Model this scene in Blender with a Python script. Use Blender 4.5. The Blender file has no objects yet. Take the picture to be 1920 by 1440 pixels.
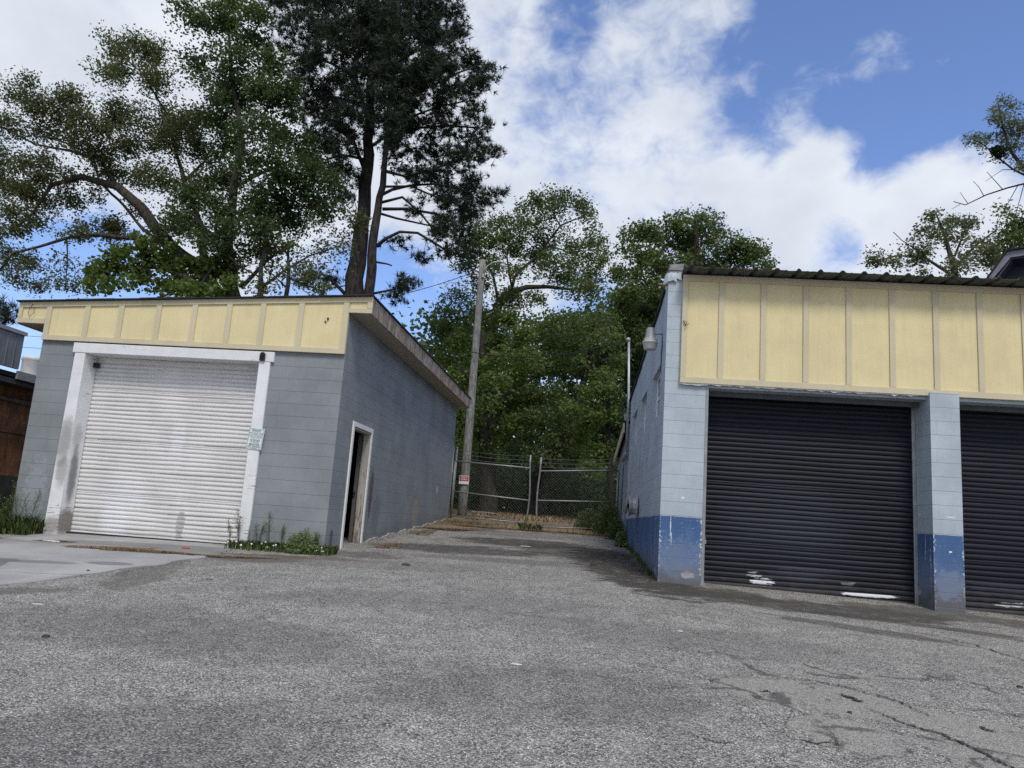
import bpy, math, random
import numpy as np
from math import radians as RAD

sc = bpy.context.scene
COL = sc.collection
# ---------------------------------------------------------------- camera
FPX, PITCH, ROLL = 1445.97, RAD(9.9365), RAD(4.062)
YAWL, YAWR = RAD(6.457), RAD(5.396)
cp_, sp_, cr_, sr_ = math.cos(PITCH), math.sin(PITCH), math.cos(ROLL), math.sin(ROLL)
CF = np.array([0, cp_, sp_]); _u = np.array([0, -sp_, cp_]); _r = np.array([1., 0, 0])
CRt = _r * cr_ + _u * sr_
CU = -_r * sr_ + _u * cr_
cam = bpy.data.cameras.new('camera')
cam.sensor_width = 36; cam.sensor_fit = 'HORIZONTAL'; cam.lens = FPX / 1920 * 36
cam.clip_start = .05; cam.clip_end = 3000
camo = bpy.data.objects.new('camera', cam); COL.objects.link(camo)
from mathutils import Matrix, Vector
camo.matrix_world = Matrix(((CRt[0], CU[0], -CF[0], 0), (CRt[1], CU[1], -CF[1], 0), (CRt[2], CU[2], -CF[2], 0), (0, 0, 0, 1)))
sc.camera = camo


def ray(x, y):
    return (x - 960) / FPX * CRt - (y - 720) / FPX * CU + CF


def at(x, y, Y):
    """a point of the place seen in direction (x, y), Y metres north of the camera"""
    d = ray(x, y)
    return d * (Y / d[1])


# ---------------------------------------------------------------- light
SUN_AZ, SUN_EL = RAD(168), RAD(52)      # azimuth clockwise from +Y: behind the camera, a little to the right
sun = bpy.data.lights.new('sun', 'SUN'); sun.energy = 2.0; sun.angle = RAD(14); sun.color = (1, .94, .84)
suno = bpy.data.objects.new('sun', sun); COL.objects.link(suno)
sdir = Vector((math.sin(SUN_AZ) * math.cos(SUN_EL), math.cos(SUN_AZ) * math.cos(SUN_EL), math.sin(SUN_EL)))
suno.rotation_euler = sdir.to_track_quat('Z', 'Y').to_euler()
sc.view_settings.view_transform = 'Standard'; sc.view_settings.look = 'None'
sc.view_settings.exposure = .1; sc.view_settings.gamma = 1
sc.cycles.use_denoising = False
sc.cycles.max_bounces = 6; sc.cycles.transparent_max_bounces = 6


class NT:
    """small shader-node helper"""
    def __init__(s, tree):
        s.t = tree; tree.nodes.clear()

    def n(s, typ, **kw):
        nd = s.t.nodes.new(typ)
        for k, v in kw.items():
            setattr(nd, k, v)
        return nd

    def l(s, a, b):
        s.t.links.new(a, b)

    def put(s, sock, v):
        if isinstance(v, bpy.types.NodeSocket): s.l(v, sock)
        elif v is not None: sock.default_value = v

    def math(s, op, a, b=None, c=None, clamp=False):
        m = s.n('ShaderNodeMath', operation=op); m.use_clamp = clamp
        s.put(m.inputs[0], a)
        if b is not None: s.put(m.inputs[1], b)
        if c is not None: s.put(m.inputs[2], c)
        return m.outputs[0]

    def mix(s, f, a, b, mode='MIX'):
        m = s.n('ShaderNodeMix', data_type='RGBA', blend_type=mode)
        s.put(m.inputs[0], f)
        for i, v in ((6, a), (7, b)):
            if isinstance(v, tuple) and len(v) == 3: v = v + (1,)
            s.put(m.inputs[i], v)
        return m.outputs[2]

    def step(s, v, a, b, o0=0., o1=1.):
        m = s.n('ShaderNodeMapRange', interpolation_type='SMOOTHSTEP')
        s.put(m.inputs[0], v)
        m.inputs[1].default_value = a; m.inputs[2].default_value = b
        m.inputs[3].default_value = o0; m.inputs[4].default_value = o1
        return m.outputs[0]

    def noise(s, vec, scale, detail=4, rough=.55, dist=0., out=0):
        m = s.n('ShaderNodeTexNoise')
        s.put(m.inputs['Vector'], vec); m.inputs['Scale'].default_value = scale
        m.inputs['Detail'].default_value = detail; m.inputs['Roughness'].default_value = rough
        m.inputs['Distortion'].default_value = dist
        return m.outputs[out]

    def scale(s, vec, sx, sy, sz):
        m = s.n('ShaderNodeMapping'); s.put(m.inputs['Vector'], vec)
        m.inputs['Scale'].default_value = (sx, sy, sz)
        return m.outputs[0]

    def sep(s, vec):
        m = s.n('ShaderNodeSeparateXYZ'); s.l(vec, m.inputs[0]); return m.outputs

    def blob(s, x, y, cx, cy, rx, ry, rag=None, ragamt=.4, soft=.5, rot=0.):
        """1 inside a ragged ellipse on a surface, 0 outside"""
        c, q = math.cos(rot), math.sin(rot)
        dx = s.math('SUBTRACT', x, cx); dy = s.math('SUBTRACT', y, cy)
        if rot:
            ex = s.math('ADD', s.math('MULTIPLY', dx, c), s.math('MULTIPLY', dy, q))
            ey = s.math('ADD', s.math('MULTIPLY', dx, -q), s.math('MULTIPLY', dy, c))
        else: ex, ey = dx, dy
        ex = s.math('DIVIDE', ex, rx); ey = s.math('DIVIDE', ey, ry)
        d = s.math('ADD', s.math('MULTIPLY', ex, ex), s.math('MULTIPLY', ey, ey))
        if rag is not None:
            d = s.math('ADD', d, s.math('MULTIPLY', s.math('SUBTRACT', rag, .5), ragamt * 4))
        return s.step(d, 1 + soft, 1 - soft)


world = bpy.data.worlds.new('World'); sc.world = world; world.use_nodes = True
w = NT(world.node_tree)
sky = w.n('ShaderNodeTexSky', sky_type='NISHITA'); sky.sun_disc = False
sky.sun_elevation = SUN_EL; sky.sun_rotation = SUN_AZ; sky.air_density = 1.0; sky.dust_density = .6; sky.ozone_density = 1.6
tc = w.n('ShaderNodeTexCoord').outputs['Generated']
vm = w.n('ShaderNodeVectorMath', operation='NORMALIZE'); w.l(tc, vm.inputs[0]); dirv = vm.outputs[0]
stretch = w.scale(dirv, 1, 1, 1.7)
nz = w.noise(stretch, 3.1, 9, .56, .35)
nz2 = w.noise(stretch, 9.0, 7, .6, .2)
nz3 = w.noise(w.scale(dirv, 1.3, .8, 1.7), 24, 7, .62, .6)
cover = w.math('ADD', w.math('ADD', w.math('MULTIPLY', nz, .46), w.math('MULTIPLY', nz2, .44)), w.math('MULTIPLY', nz3, .26))
cover = w.math('ADD', w.math('MULTIPLY', w.math('SUBTRACT', cover, .56), 1.4), .50)
# where the cloud bank and the clear patches lie in the sky (direction, reach in degrees, weight)
SKYB = [(1790, 110, 16, -.27), (1600, 130, 8, -.12), (1850, 230, 8, -.16), (1500, 30, 4, -.10), (1390, 230, 3.0, -.12), (1065, 30, 3, -.20),
        (40, 600, 9, -.30), (230, 560, 7, -.24), (190, 470, 5, -.12), (780, 560, 7, -.42), (640, 560, 7, -.3), (1110, 580, 4, -.25), (1560, 440, 3, -.16),
        (1650, 470, 2.5, -.12), (1640, 270, 5, -.16), (1440, 300, 2.5, -.1),
        (1000, 260, 14, .10), (1300, 400, 10, .15), (950, 60, 6, .12), (1220, 80, 7, .05), (1600, 400, 7, .36), (1850, 350, 6, .34), (1750, 410, 6, .36), (1520, 330, 3, .16),
        (250, 120, 24, .25), (560, 300, 16, .22), (860, 480, 6, .18), (1480, 350, 6, .24), (1340, 150, 4, -.06), (1000, 420, 10, .12), (1655, 105, 2.4, .22), (1745, 150, 2.6, .25), (1560, 200, 5, .20), (1480, 130, 4, .14), (1300, 300, 7, .07)]
bias = None
for (px, py, r, wt) in SKYB:
    d = ray(px, py); d = d / np.linalg.norm(d)
    dt = w.n('ShaderNodeVectorMath', operation='DOT_PRODUCT'); w.l(dirv, dt.inputs[0]); dt.inputs[1].default_value = tuple(d)
    b = w.step(dt.outputs['Value'], math.cos(RAD(r)), math.cos(RAD(r * .15)), 0, wt)
    bias = b if bias is None else w.math('ADD', bias, b)
behind = w.step(w.sep(dirv)[1], .05, -.5, 0, .16)      # unseen cloud added behind the camera to whiten and soften the light
tot = w.math('ADD', w.math('ADD', cover, bias), behind)
mask = w.math('POWER', w.step(tot, .40, .80), .85)
shade = w.noise(stretch, 4.5, 6, .55, .3)
thick = w.step(w.math('ADD', shade, w.math('MULTIPLY', tot, .35)), .55, .95)
ccol = w.mix(thick, (8.0, 8.4, 9.0), (6.5, 7.0, 7.8))
sz_ = w.sep(dirv)
low = w.step(sz_[2], -.02, .35)          # thin white air towards the horizon
skyc = w.mix(1.0, sky.outputs[0], (1.36, 1.45, 1.80), 'MULTIPLY')
base = w.mix(w.math('MULTIPLY', w.math('SUBTRACT', 1, low), .45), skyc, (3.9, 5.1, 7.0))
colr = w.mix(w.math('MULTIPLY', mask, .96), base, ccol)
bg = w.n('ShaderNodeBackground'); w.l(colr, bg.inputs[0]); bg.inputs[1].default_value = .1
wo = w.n('ShaderNodeOutputWorld'); w.l(bg.outputs[0], wo.inputs[0])

# ---------------------------------------------------------------- ground height
def gz(x, y):
    t = np.clip(y, -8., 60.)
    z = -1.43 + .058 * np.minimum(t, 26) + np.where(t > 26, .03 * (np.minimum(t, 34) - 26), 0)
    z = z - .017 * np.clip(-2.7 - x, 0, 7) - .02 * np.clip(x - 2.3, 0, 6)
    return z


# ---------------------------------------------------------------- buildings' own frames
CL = np.array([-2.72105, 12.22292]); CRb = np.array([2.33669, 11.61897])


class Frame:
    def __init__(s, C, yaw):
        s.C = C; s.yaw = yaw
        s.u = np.array([math.cos(yaw), -math.sin(yaw)]); s.v = np.array([math.sin(yaw), math.cos(yaw)])

    def W(s, u, v, z):
        q = s.C + s.u * u + s.v * v
        return (q[0], q[1], z)


FL, FR = Frame(CL, YAWL), Frame(CRb, YAWR)


# ---------------------------------------------------------------- mesh helpers
def tag(o, label=None, cat=None, group=None, kind=None):
    if label: o['label'] = label
    if cat: o['category'] = cat
    if group: o['group'] = group
    if kind: o['kind'] = kind
    return o


def empty(name, loc, rz=0., label=None, cat=None, group=None):
    o = bpy.data.objects.new(name, None); COL.objects.link(o)
    o.location = loc; o.rotation_euler = (0, 0, rz); o.empty_display_size = .2
    return tag(o, label, cat, group)


class MB:
    def __init__(s): s.v = []; s.f = []; s.sm = []

    def add(s, vs, fs, smooth=False):
        b = len(s.v); s.v += [tuple(map(float, p)) for p in vs]
        s.f += [[b + i for i in f] for f in fs]; s.sm += [smooth] * len(fs)
        return s

    def box(s, x0, x1, y0, y1, z0, z1):
        return s.hexa([(x0, y0, z0), (x1, y0, z0), (x1, y1, z0), (x0, y1, z0), (x0, y0, z1), (x1, y0, z1), (x1, y1, z1), (x0, y1, z1)])

    def hexa(s, p):
        return s.add(p, [(0, 3, 2, 1), (4, 5, 6, 7), (0, 1, 5, 4), (1, 2, 6, 5), (2, 3, 7, 6), (3, 0, 4, 7)])

    def bbox(s, x0, x1, y0, y1, z0, z1, b=.006):
        """box with chamfered long edges"""
        dims = [x1 - x0, y1 - y0, z1 - z0]; ax = dims.index(max(dims)); o = [i for i in range(3) if i != ax]
        lo = [x0, y0, z0]; hi = [x1, y1, z1]
        a0, a1, b0, b1 = lo[o[0]], hi[o[0]], lo[o[1]], hi[o[1]]
        ring = [(a0 + b, b0), (a1 - b, b0), (a1, b0 + b), (a1, b1 - b), (a1 - b, b1), (a0 + b, b1), (a0, b1 - b), (a0, b0 + b)]
        vs = []
        for t in (lo[ax], hi[ax]):
            for (p, q) in ring:
                c = [0, 0, 0]; c[ax] = t; c[o[0]] = p; c[o[1]] = q; vs.append(c)
        fs = [(i, (i + 1) % 8, 8 + (i + 1) % 8, 8 + i) for i in range(8)] + [tuple(range(7, -1, -1)), tuple(range(8, 16))]
        if ax == 1: fs = [f[::-1] for f in fs]
        return s.add(vs, fs)

    def prism(s, poly, axis, a, b):
        """poly: 2D points; extruded along axis between a and b"""
        o = [i for i in range(3) if i != axis]; n = len(poly); vs = []
        for t in (a, b):
            for p in poly:
                c = [0, 0, 0]; c[axis] = t; c[o[0]], c[o[1]] = p; vs.append(c)
        return s.add(vs, [(i, (i + 1) % n, n + (i + 1) % n, n + i) for i in range(n)] + [tuple(range(n - 1, -1, -1)), tuple(range(n, 2 * n))])

    def tube(s, pts, rad, sides=8, cap=True, smooth=True, jag=0.):
        pts = [np.array(p, float) for p in pts]; n = len(pts)
        if not hasattr(rad, '__len__'): rad = [rad] * n
        vs = []; prev = None
        for i, p in enumerate(pts):
            t = pts[min(i + 1, n - 1)] - pts[max(i - 1, 0)]; t = t / (np.linalg.norm(t) + 1e-9)
            if prev is None:
                a = np.cross(t, (0, 0, 1.) if abs(t[2]) < .9 else (1., 0, 0))
            else: a = prev - t * (prev @ t)
            a /= np.linalg.norm(a) + 1e-9; prev = a; b = np.cross(t, a)
            for k in range(sides):
                q = 2 * math.pi * k / sides
                rr = rad[i] * (1 + (random.uniform(-jag, jag) if jag else 0))
                vs.append(p + (a * math.cos(q) + b * math.sin(q)) * rr)
        fs = [(i * sides + k, i * sides + (k + 1) % sides, (i + 1) * sides + (k + 1) % sides, (i + 1) * sides + k) for i in range(n - 1) for k in range(sides)]
        s.add(vs, fs, smooth)
        if cap:
            b = len(s.v) - len(vs)
            s.f += [[b + k for k in range(sides - 1, -1, -1)], [b + (n - 1) * sides + k for k in range(sides)]]; s.sm += [False, False]
        return s

    def lathe(s, prof, base=(0, 0, 0), axis=(0, 0, 1), sides=20):
        """prof: (distance along axis, radius)"""
        ax = np.array(axis, float); ax /= np.linalg.norm(ax)
        a = np.cross(ax, (0, 0, 1.) if abs(ax[2]) < .9 else (1., 0, 0)); a /= np.linalg.norm(a); b = np.cross(ax, a)
        vs = []
        for (h, r) in prof:
            for k in range(sides):
                q = 2 * math.pi * k / sides
                vs.append(np.array(base) + ax * h + (a * math.cos(q) + b * math.sin(q)) * max(r, 1e-4))
        n = len(prof)
        return s.add(vs, [(i * sides + k, i * sides + (k + 1) % sides, (i + 1) * sides + (k + 1) % sides, (i + 1) * sides + k) for i in range(n - 1) for k in range(sides)], True)

    def build(s, name, mat, parent=None, loc=None):
        me = bpy.data.meshes.new(name); me.from_pydata(s.v, [], s.f); me.update()
        me.polygons.foreach_set('use_smooth', s.sm)
        uv = me.uv_layers.new(name='UV')
        nl = len(me.loops); vi = np.empty(nl, int); me.loops.foreach_get('vertex_index', vi)
        co = np.array(s.v)[vi]
        nr = np.empty(len(me.polygons) * 3); me.polygons.foreach_get('normal', nr); nr = np.abs(nr.reshape(-1, 3))
        tot = np.empty(len(me.polygons), int); me.polygons.foreach_get('loop_total', tot)
        dom = np.repeat(np.argmax(nr, 1), tot)
        U = np.where(dom == 0, co[:, 1], co[:, 0]); V = np.where(dom == 2, co[:, 1] + co[:, 2], co[:, 2])
        uv.data.foreach_set('uv', np.stack([U, V], 1).ravel())
        o = bpy.data.objects.new(name, me); COL.objects.link(o)
        me.materials.append(mat)
        if parent is not None: o.parent = parent
        if loc is not None: o.location = loc
        return o


def fastmesh(name, V, n, mat, parent=None, smooth=False):
    """V: (N*n,3) verts in runs of n per face"""
    N = len(V) // n
    me = bpy.data.meshes.new(name); me.vertices.add(len(V)); me.vertices.foreach_set('co', V.astype(np.float32).ravel())
    me.loops.add(len(V)); me.loops.foreach_set('vertex_index', np.arange(len(V), dtype=np.int32))
    me.polygons.add(N); me.polygons.foreach_set('loop_start', np.arange(0, len(V), n, dtype=np.int32))
    me.polygons.foreach_set('loop_total', np.full(N, n, dtype=np.int32))
    me.update(calc_edges=True)
    o = bpy.data.objects.new(name, me); COL.objects.link(o); me.materials.append(mat)
    if parent is not None: o.parent = parent
    return o


# ---------------------------------------------------------------- materials
def material(name, rough=.8, metal=0., spec=.3):
    m = bpy.data.materials.new(name); m.use_nodes = True
    t = NT(m.node_tree)
    t.bsdf = t.n('ShaderNodeBsdfPrincipled'); t.bsdf.inputs['Roughness'].default_value = rough
    t.bsdf.inputs['Metallic'].default_value = metal; t.bsdf.inputs['Specular IOR Level'].default_value = spec
    t.out = t.n('ShaderNodeOutputMaterial'); t.l(t.bsdf.outputs[0], t.out.inputs[0])
    t.obj = t.n('ShaderNodeTexCoord')
    return m, t


def simple(name, col, rough=.75, metal=0., spec=.3, var=.12, scale=6., bump=0., bscale=60.):
    m, t = material(name, rough, metal, spec)
    oc = t.obj.outputs['Object']
    n1 = t.noise(oc, scale, 5, .6)
    a = tuple(c * (1 - var) for c in col); b = tuple(min(1, c * (1 + var)) for c in col)
    t.put(t.bsdf.inputs['Base Color'], t.mix(t.step(n1, .3, .7), a, b))
    if bump:
        bp = t.n('ShaderNodeBump'); bp.inputs['Strength'].default_value = bump; bp.inputs['Distance'].default_value = .01
        t.l(t.noise(oc, bscale, 3, .6), bp.inputs['Height']); t.l(bp.outputs[0], t.bsdf.inputs['Normal'])
    return m


def blockwall(name, paint, z0, lower=None, lower_z=.21, patches=(), ground=(0., 0.), chips=0., grime=.5, off=0.):
    """painted concrete block: UV is in metres, courses 0.2032 high"""
    m, t = material(name, .82, 0, .25)
    uv = t.obj.outputs['UV']
    wob = t.noise(uv, 1.3, 3, .5)
    x, y, _ = t.sep(uv)
    mp = t.n('ShaderNodeMapping'); t.l(uv, mp.inputs[0]); mp.inputs['Location'].default_value = (off, -z0, 0)
    nn = t.noise(uv, 5, 3, .6, out=1)
    mv = t.n('ShaderNodeVectorMath', operation='MULTIPLY_ADD'); t.l(nn, mv.inputs[0]); mv.inputs[1].default_value = (.006, .006, 0); t.l(mp.outputs[0], mv.inputs[2])
    br = t.n('ShaderNodeTexBrick', offset=.5, offset_frequency=2, squash=1)
    t.l(mv.outputs[0], br.inputs['Vector']); br.inputs['Scale'].default_value = 1
    br.inputs['Brick Width'].default_value = .4064; br.inputs['Row Height'].default_value = .2032
    br.inputs['Mortar Size'].default_value = .0045; br.inputs['Mortar Smooth'].default_value = .25; br.inputs['Bias'].default_value = 0
    br.inputs['Color1'].default_value = (0, 0, 0, 1); br.inputs['Color2'].default_value = (1, 1, 1, 1); br.inputs['Mortar'].default_value = (.5, .5, .5, 1)
    # bed joint only (the head joints are almost filled with paint)
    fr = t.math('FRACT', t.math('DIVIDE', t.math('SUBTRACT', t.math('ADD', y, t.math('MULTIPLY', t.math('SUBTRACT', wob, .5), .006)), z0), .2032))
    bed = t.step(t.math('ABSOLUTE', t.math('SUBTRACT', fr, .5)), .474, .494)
    fine = t.noise(uv, 22, 6, .7)
    big = t.noise(uv, 1.1, 5, .62)
    def tone(c):
        a = t.mix(t.step(big, .3, .7), tuple(k * .84 for k in c), tuple(k * 1.10 for k in c))
        a = t.mix(t.math('MULTIPLY', br.outputs['Color'], .07), a, tuple(k * 1.12 for k in c))
        return a
    col = tone(paint)
    if lower:
        edge = t.math('ADD', y, t.math('MULTIPLY', t.math('SUBTRACT', t.noise(uv, 6, 5, .7), .5), .035))
        lo = tone(lower)
        # the blue paint is worn grey towards the ground
        worn = t.math('MULTIPLY', t.step(t.math('ADD', y, t.math('MULTIPLY', t.math('SUBTRACT', t.noise(uv, 3.2, 6, .65), .5), 1.0)), .05, -.85), .8)
        lo = t.mix(worn, lo, (.235, .27, .34))
        ch = t.noise(uv, 26, 4, .7)
        ed = None
        for e_ in (0., .62, 3.85, 4.26, 7.49, 7.9):
            q_ = t.step(t.math('ABSOLUTE', t.math('SUBTRACT', x, e_)), .05, .0)
            ed = q_ if ed is None else t.math('MAXIMUM', ed, q_)
        grp = t.step(t.noise(uv, 2.4, 3, .5), .40, .66)
        chm = t.step(t.math('ADD', t.math('ADD', ch, t.math('MULTIPLY', ed, .13)), t.math('MULTIPLY', grp, .06)), .665, .69)
        lo = t.mix(t.math('MULTIPLY', chm, .9), lo, (.62, .64, .66))
        col = t.mix(t.step(edge, lower_z + .004, lower_z - .004), col, lo)
    if chips:
        col = t.mix(t.step(t.noise(uv, 19, 4, .75), .70, .71), col, (.72, .74, .76))
    # splash grime near the ground (ground line is slanted along the wall)
    h = t.math('SUBTRACT', y, t.math('ADD', t.math('MULTIPLY', x, ground[1]), ground[0]))
    gr = t.step(t.math('ADD', h, t.math('MULTIPLY', t.math('SUBTRACT', t.noise(uv, 4, 6, .7), .5), .7)), .42, -.05)
    col = t.mix(t.math('MULTIPLY', gr, grime), col, (.10, .09, .078))
    # vertical streaks
    st = t.noise(t.scale(uv, 9, .7, 1), 1.6, 5, .6)
    col = t.mix(t.math('MULTIPLY', t.step(st, .52, .75), .16), col, tuple(k * .55 for k in paint))
    rg = t.noise(uv, 11, 4, .6)
    for (cx, cy, rx, ry, c, al) in patches:
        col = t.mix(t.math('MULTIPLY', t.blob(x, y, cx, cy, rx, ry, rg, 1.1, .35), al), col, c)
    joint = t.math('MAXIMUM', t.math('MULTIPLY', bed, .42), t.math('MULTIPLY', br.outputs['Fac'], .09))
    col = t.mix(joint, col, tuple(k * .42 for k in paint))  # darker joint lines: groove shade and some dirt put into the colour
    t.put(t.bsdf.inputs['Base Color'], col)
    hgt = t.math('ADD', t.math('MULTIPLY', t.math('MAXIMUM', bed, t.math('MULTIPLY', br.outputs['Fac'], .3)), -1.), t.math('MULTIPLY', fine, .35))
    bp = t.n('ShaderNodeBump'); bp.inputs['Strength'].default_value = .55; bp.inputs['Distance'].default_value = .008
    t.l(hgt, bp.inputs['Height']); t.l(bp.outputs[0], t.bsdf.inputs['Normal'])
    return m


def painted_wood(name, col, worn=(.22, .2, .17), amount=.35, grain=(1, 1, 14), zfade=None, smut=()):
    m, t = material(name, .75, 0, .3)
    oc = t.obj.outputs['Object']; uv = t.obj.outputs['UV']
    x, y, _ = t.sep(uv)
    g = t.noise(t.scale(oc, *grain), 3.2, 6, .7)
    big = t.noise(oc, 2.2, 4, .6)
    f = t.math('ADD', g, t.math('MULTIPLY', t.math('SUBTRACT', big, .5), .5))
    if zfade: f = t.math('ADD', f, t.step(y, zfade[1], zfade[0], 0, .16))
    mk = t.step(f, .70 - amount * .3, .76 - amount * .3)
    c = t.mix(t.step(t.noise(oc, 5, 4, .6), .3, .7), tuple(k * .9 for k in col), col)
    rg = t.noise(oc, 6, 5, .65)
    for (cx, cy, rx, ry, cc, al) in smut:
        c = t.mix(t.math('MULTIPLY', t.blob(x, y, cx, cy, rx, ry, rg, .45, .8), al), c, cc)
    t.put(t.bsdf.inputs['Base Color'], t.mix(mk, c, worn))
    bp = t.n('ShaderNodeBump'); bp.inputs['Strength'].default_value = .5; bp.inputs['Distance'].default_value = .004
    t.l(t.math('SUBTRACT', g, mk), bp.inputs['Height']); t.l(bp.outputs[0], t.bsdf.inputs['Normal'])
    return m


def leafmat(name, dark, light, odd=None, odd_at=.93, trans=.35, patch=.35):
    m, t = material(name, .6, 0, .25)
    isl = t.n('ShaderNodeNewGeometry').outputs['Random Per Island']
    oc = t.obj.outputs['Object']
    f = t.math('ADD', t.math('MULTIPLY', isl, .6), t.math('MULTIPLY', t.step(t.noise(oc, patch, 4, .6), .35, .65), .4))
    c = t.mix(f, dark, light)
    if odd: c = t.mix(t.step(isl, odd_at, odd_at + .01), c, odd)
    t.put(t.bsdf.inputs['Base Color'], c)
    tr = t.n('ShaderNodeBsdfTranslucent'); t.l(t.mix(1., c, (1.15, 1.25, .55), 'MULTIPLY'), tr.inputs[0])
    mx = t.n('ShaderNodeMixShader'); mx.inputs[0].default_value = trans
    t.l(t.bsdf.outputs[0], mx.inputs[1]); t.l(tr.outputs[0], mx.inputs[2]); t.l(mx.outputs[0], t.out.inputs[0])
    return m


def barkmat(name, a, b, sc_=1.):
    m, t = material(name, .95, 0, .1)
    oc = t.obj.outputs['Object']
    g = t.noise(t.scale(oc, 9 * sc_, 9 * sc_, 2.2 * sc_), 1.6, 6, .7, .4)
    t.put(t.bsdf.inputs['Base Color'], t.mix(t.step(g, .35, .66), a, b))
    bp = t.n('ShaderNodeBump'); bp.inputs['Strength'].default_value = .9; bp.inputs['Distance'].default_value = .03
    t.l(g, bp.inputs['Height']); t.l(bp.outputs[0], t.bsdf.inputs['Normal'])
    return m


# asphalt ------------------------------------------------------------------
def asphalt_mat():
    m, t = material('asphalt', .92, 0, .25)
    oc = t.obj.outputs['Object']; x, y, z = t.sep(oc)
    flat = t.scale(oc, 1, 1, 0)
    vor = t.n('ShaderNodeTexVoronoi', feature='F1'); t.l(flat, vor.inputs['Vector']); vor.inputs['Scale'].default_value = 105
    cell = t.sep(vor.outputs['Color'])[0]
    def stones(scale, off):
        mp = t.n('ShaderNodeMapping'); t.l(flat, mp.inputs[0]); mp.inputs['Location'].default_value = (off, off * 1.7, 0)
        wn = t.n('ShaderNodeVectorMath', operation='MULTIPLY_ADD'); t.l(t.noise(mp.outputs[0], scale * .8, 2, .5, out=1), wn.inputs[0]); wn.inputs[1].default_value = (.9 / scale, .9 / scale, 0); t.l(mp.outputs[0], wn.inputs[2])
        vv = t.n('ShaderNodeTexVoronoi', feature='F1'); t.l(wn.outputs[0], vv.inputs['Vector']); vv.inputs['Scale'].default_value = scale; vv.inputs['Randomness'].default_value = 1
        r3 = t.sep(vv.outputs['Color']); return r3[0], r3[1], vv.outputs['Distance']
    ca, cb, cd = stones(88, 3.1)
    cc_, ce, cf = stones(46, 7.7)
    cell2 = ca
    dirt = t.noise(flat, .55, 7, .68, .6)
    mid = t.noise(flat, 3.2, 6, .7)
    fine = t.noise(flat, 45, 4, .8)
    binder = t.mix(t.step(dirt, .33, .68), (.100, .096, .092), (.150, .144, .136))
    binder = t.mix(t.step(mid, .42, .68), binder, (.21, .202, .190))
    stone = t.mix(cell, (.28, .268, .25), (.82, .79, .74))
    dens = t.math('ADD', t.math('MULTIPLY', mid, .32), t.math('MULTIPLY', t.step(t.noise(flat, 1.5, 6, .65, .5), .36, .64), .30))
    # share of stones showing varies with wear
    clump = t.step(t.noise(flat, 11, 5, .75), .36, .64)
    dens = t.math('ADD', dens, t.math('MULTIPLY', t.math('SUBTRACT', clump, .5), .30))
    c_dark = t.math('MULTIPLY', t.step(t.noise(flat, 6.5, 5, .75, .4), .56, .36), .45)
    binder = t.mix(c_dark, binder, (.062, .061, .062))
    stone1 = t.mix(cb, (.28, .27, .25), (.88, .85, .80))
    sm = t.math('MULTIPLY', t.step(t.math('ADD', cell2, dens), .95, 1.03), t.step(cd, .55, .42))
    c = t.mix(t.math('MULTIPLY', t.step(cell, .35, .65), .45), binder, stone)
    c = t.mix(sm, c, stone1)
    sm2 = t.math('MULTIPLY', t.step(t.math('ADD', cc_, t.math('MULTIPLY', dens, .6)), 1.12, 1.18), t.step(cf, .5, .38))
    c = t.mix(sm2, c, t.mix(ce, (.30, .285, .26), (.78, .76, .72)))
    c = t.mix(t.step(fine, .62, .74), c, (.36, .355, .35))
    c = t.mix(t.step(fine, .40, .30), c, (.075, .073, .072))
    rag = t.noise(flat, 1.7, 7, .7); rag2 = t.noise(flat, 5.5, 6, .7)
    # older, browner smooth patches on the right foreground
    ragm = t.noise(t.scale(flat, 1, 1.8, 1), 1.6, 7, .68, .5); pat = None
    for (cx, cy, rx, ry, ro) in ((2.35, 5.75, .75, .42, -.25), (3.1, 5.3, .9, .35, -.5), (3.3, 4.6, .8, .4, -.4), (2.2, 4.9, .35, .35, 0), (2.9, 6.6, .5, .12, -.3)):
        b = t.blob(x, y, cx, cy, rx, ry, ragm, .75, .10, ro)
        pat = b if pat is None else t.math('MAXIMUM', pat, b)
    holes = t.step(t.noise(flat, 2.6, 6, .7), .60, .64)
    pat = t.math('MULTIPLY', pat, t.math('SUBTRACT', 1, t.math('MULTIPLY', holes, .9)))
    c = t.mix(t.math('MULTIPLY', pat, .72), c, t.mix(cell, (.23, .218, .198), (.46, .44, .405)))
    rim = t.math('MULTIPLY', t.math('MULTIPLY', pat, t.math('SUBTRACT', 1, pat)), 4)
    c = t.mix(t.math('MULTIPLY', t.math('MULTIPLY', rim, t.step(rag2, .42, .58)), .85), c, (.05, .048, .047))
    # crack lines around them
    dn = t.noise(flat, 1.1, 6, .62, out=1)
    wv = t.n('ShaderNodeVectorMath', operation='MULTIPLY_ADD'); t.l(dn, wv.inputs[0]); wv.inputs[1].default_value = (1.2, 1.2, 0); t.l(flat, wv.inputs[2])
    vc = t.n('ShaderNodeTexVoronoi', feature='DISTANCE_TO_EDGE'); t.l(wv.outputs[0], vc.inputs['Vector']); vc.inputs['Scale'].default_value = .75
    reg = t.blob(x, y, 3.3, 5.4, 2.6, 1.9, rag, .5, .5, -.3)
    reg2 = t.math('MULTIPLY', t.blob(x, y, 0, 9, 7, 4, rag, .5, .6), .25)
    crk = t.math('MULTIPLY', t.step(t.math('SUBTRACT', vc.outputs['Distance'], t.math('MULTIPLY', rag2, .016)), .016, .0), t.math('MAXIMUM', reg, reg2))
    crk = t.math('MULTIPLY', crk, t.step(t.noise(flat, 1.9, 3, .5), .42, .55))
    c = t.mix(t.math('MULTIPLY', crk, .7), c, (.06, .057, .054))
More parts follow.
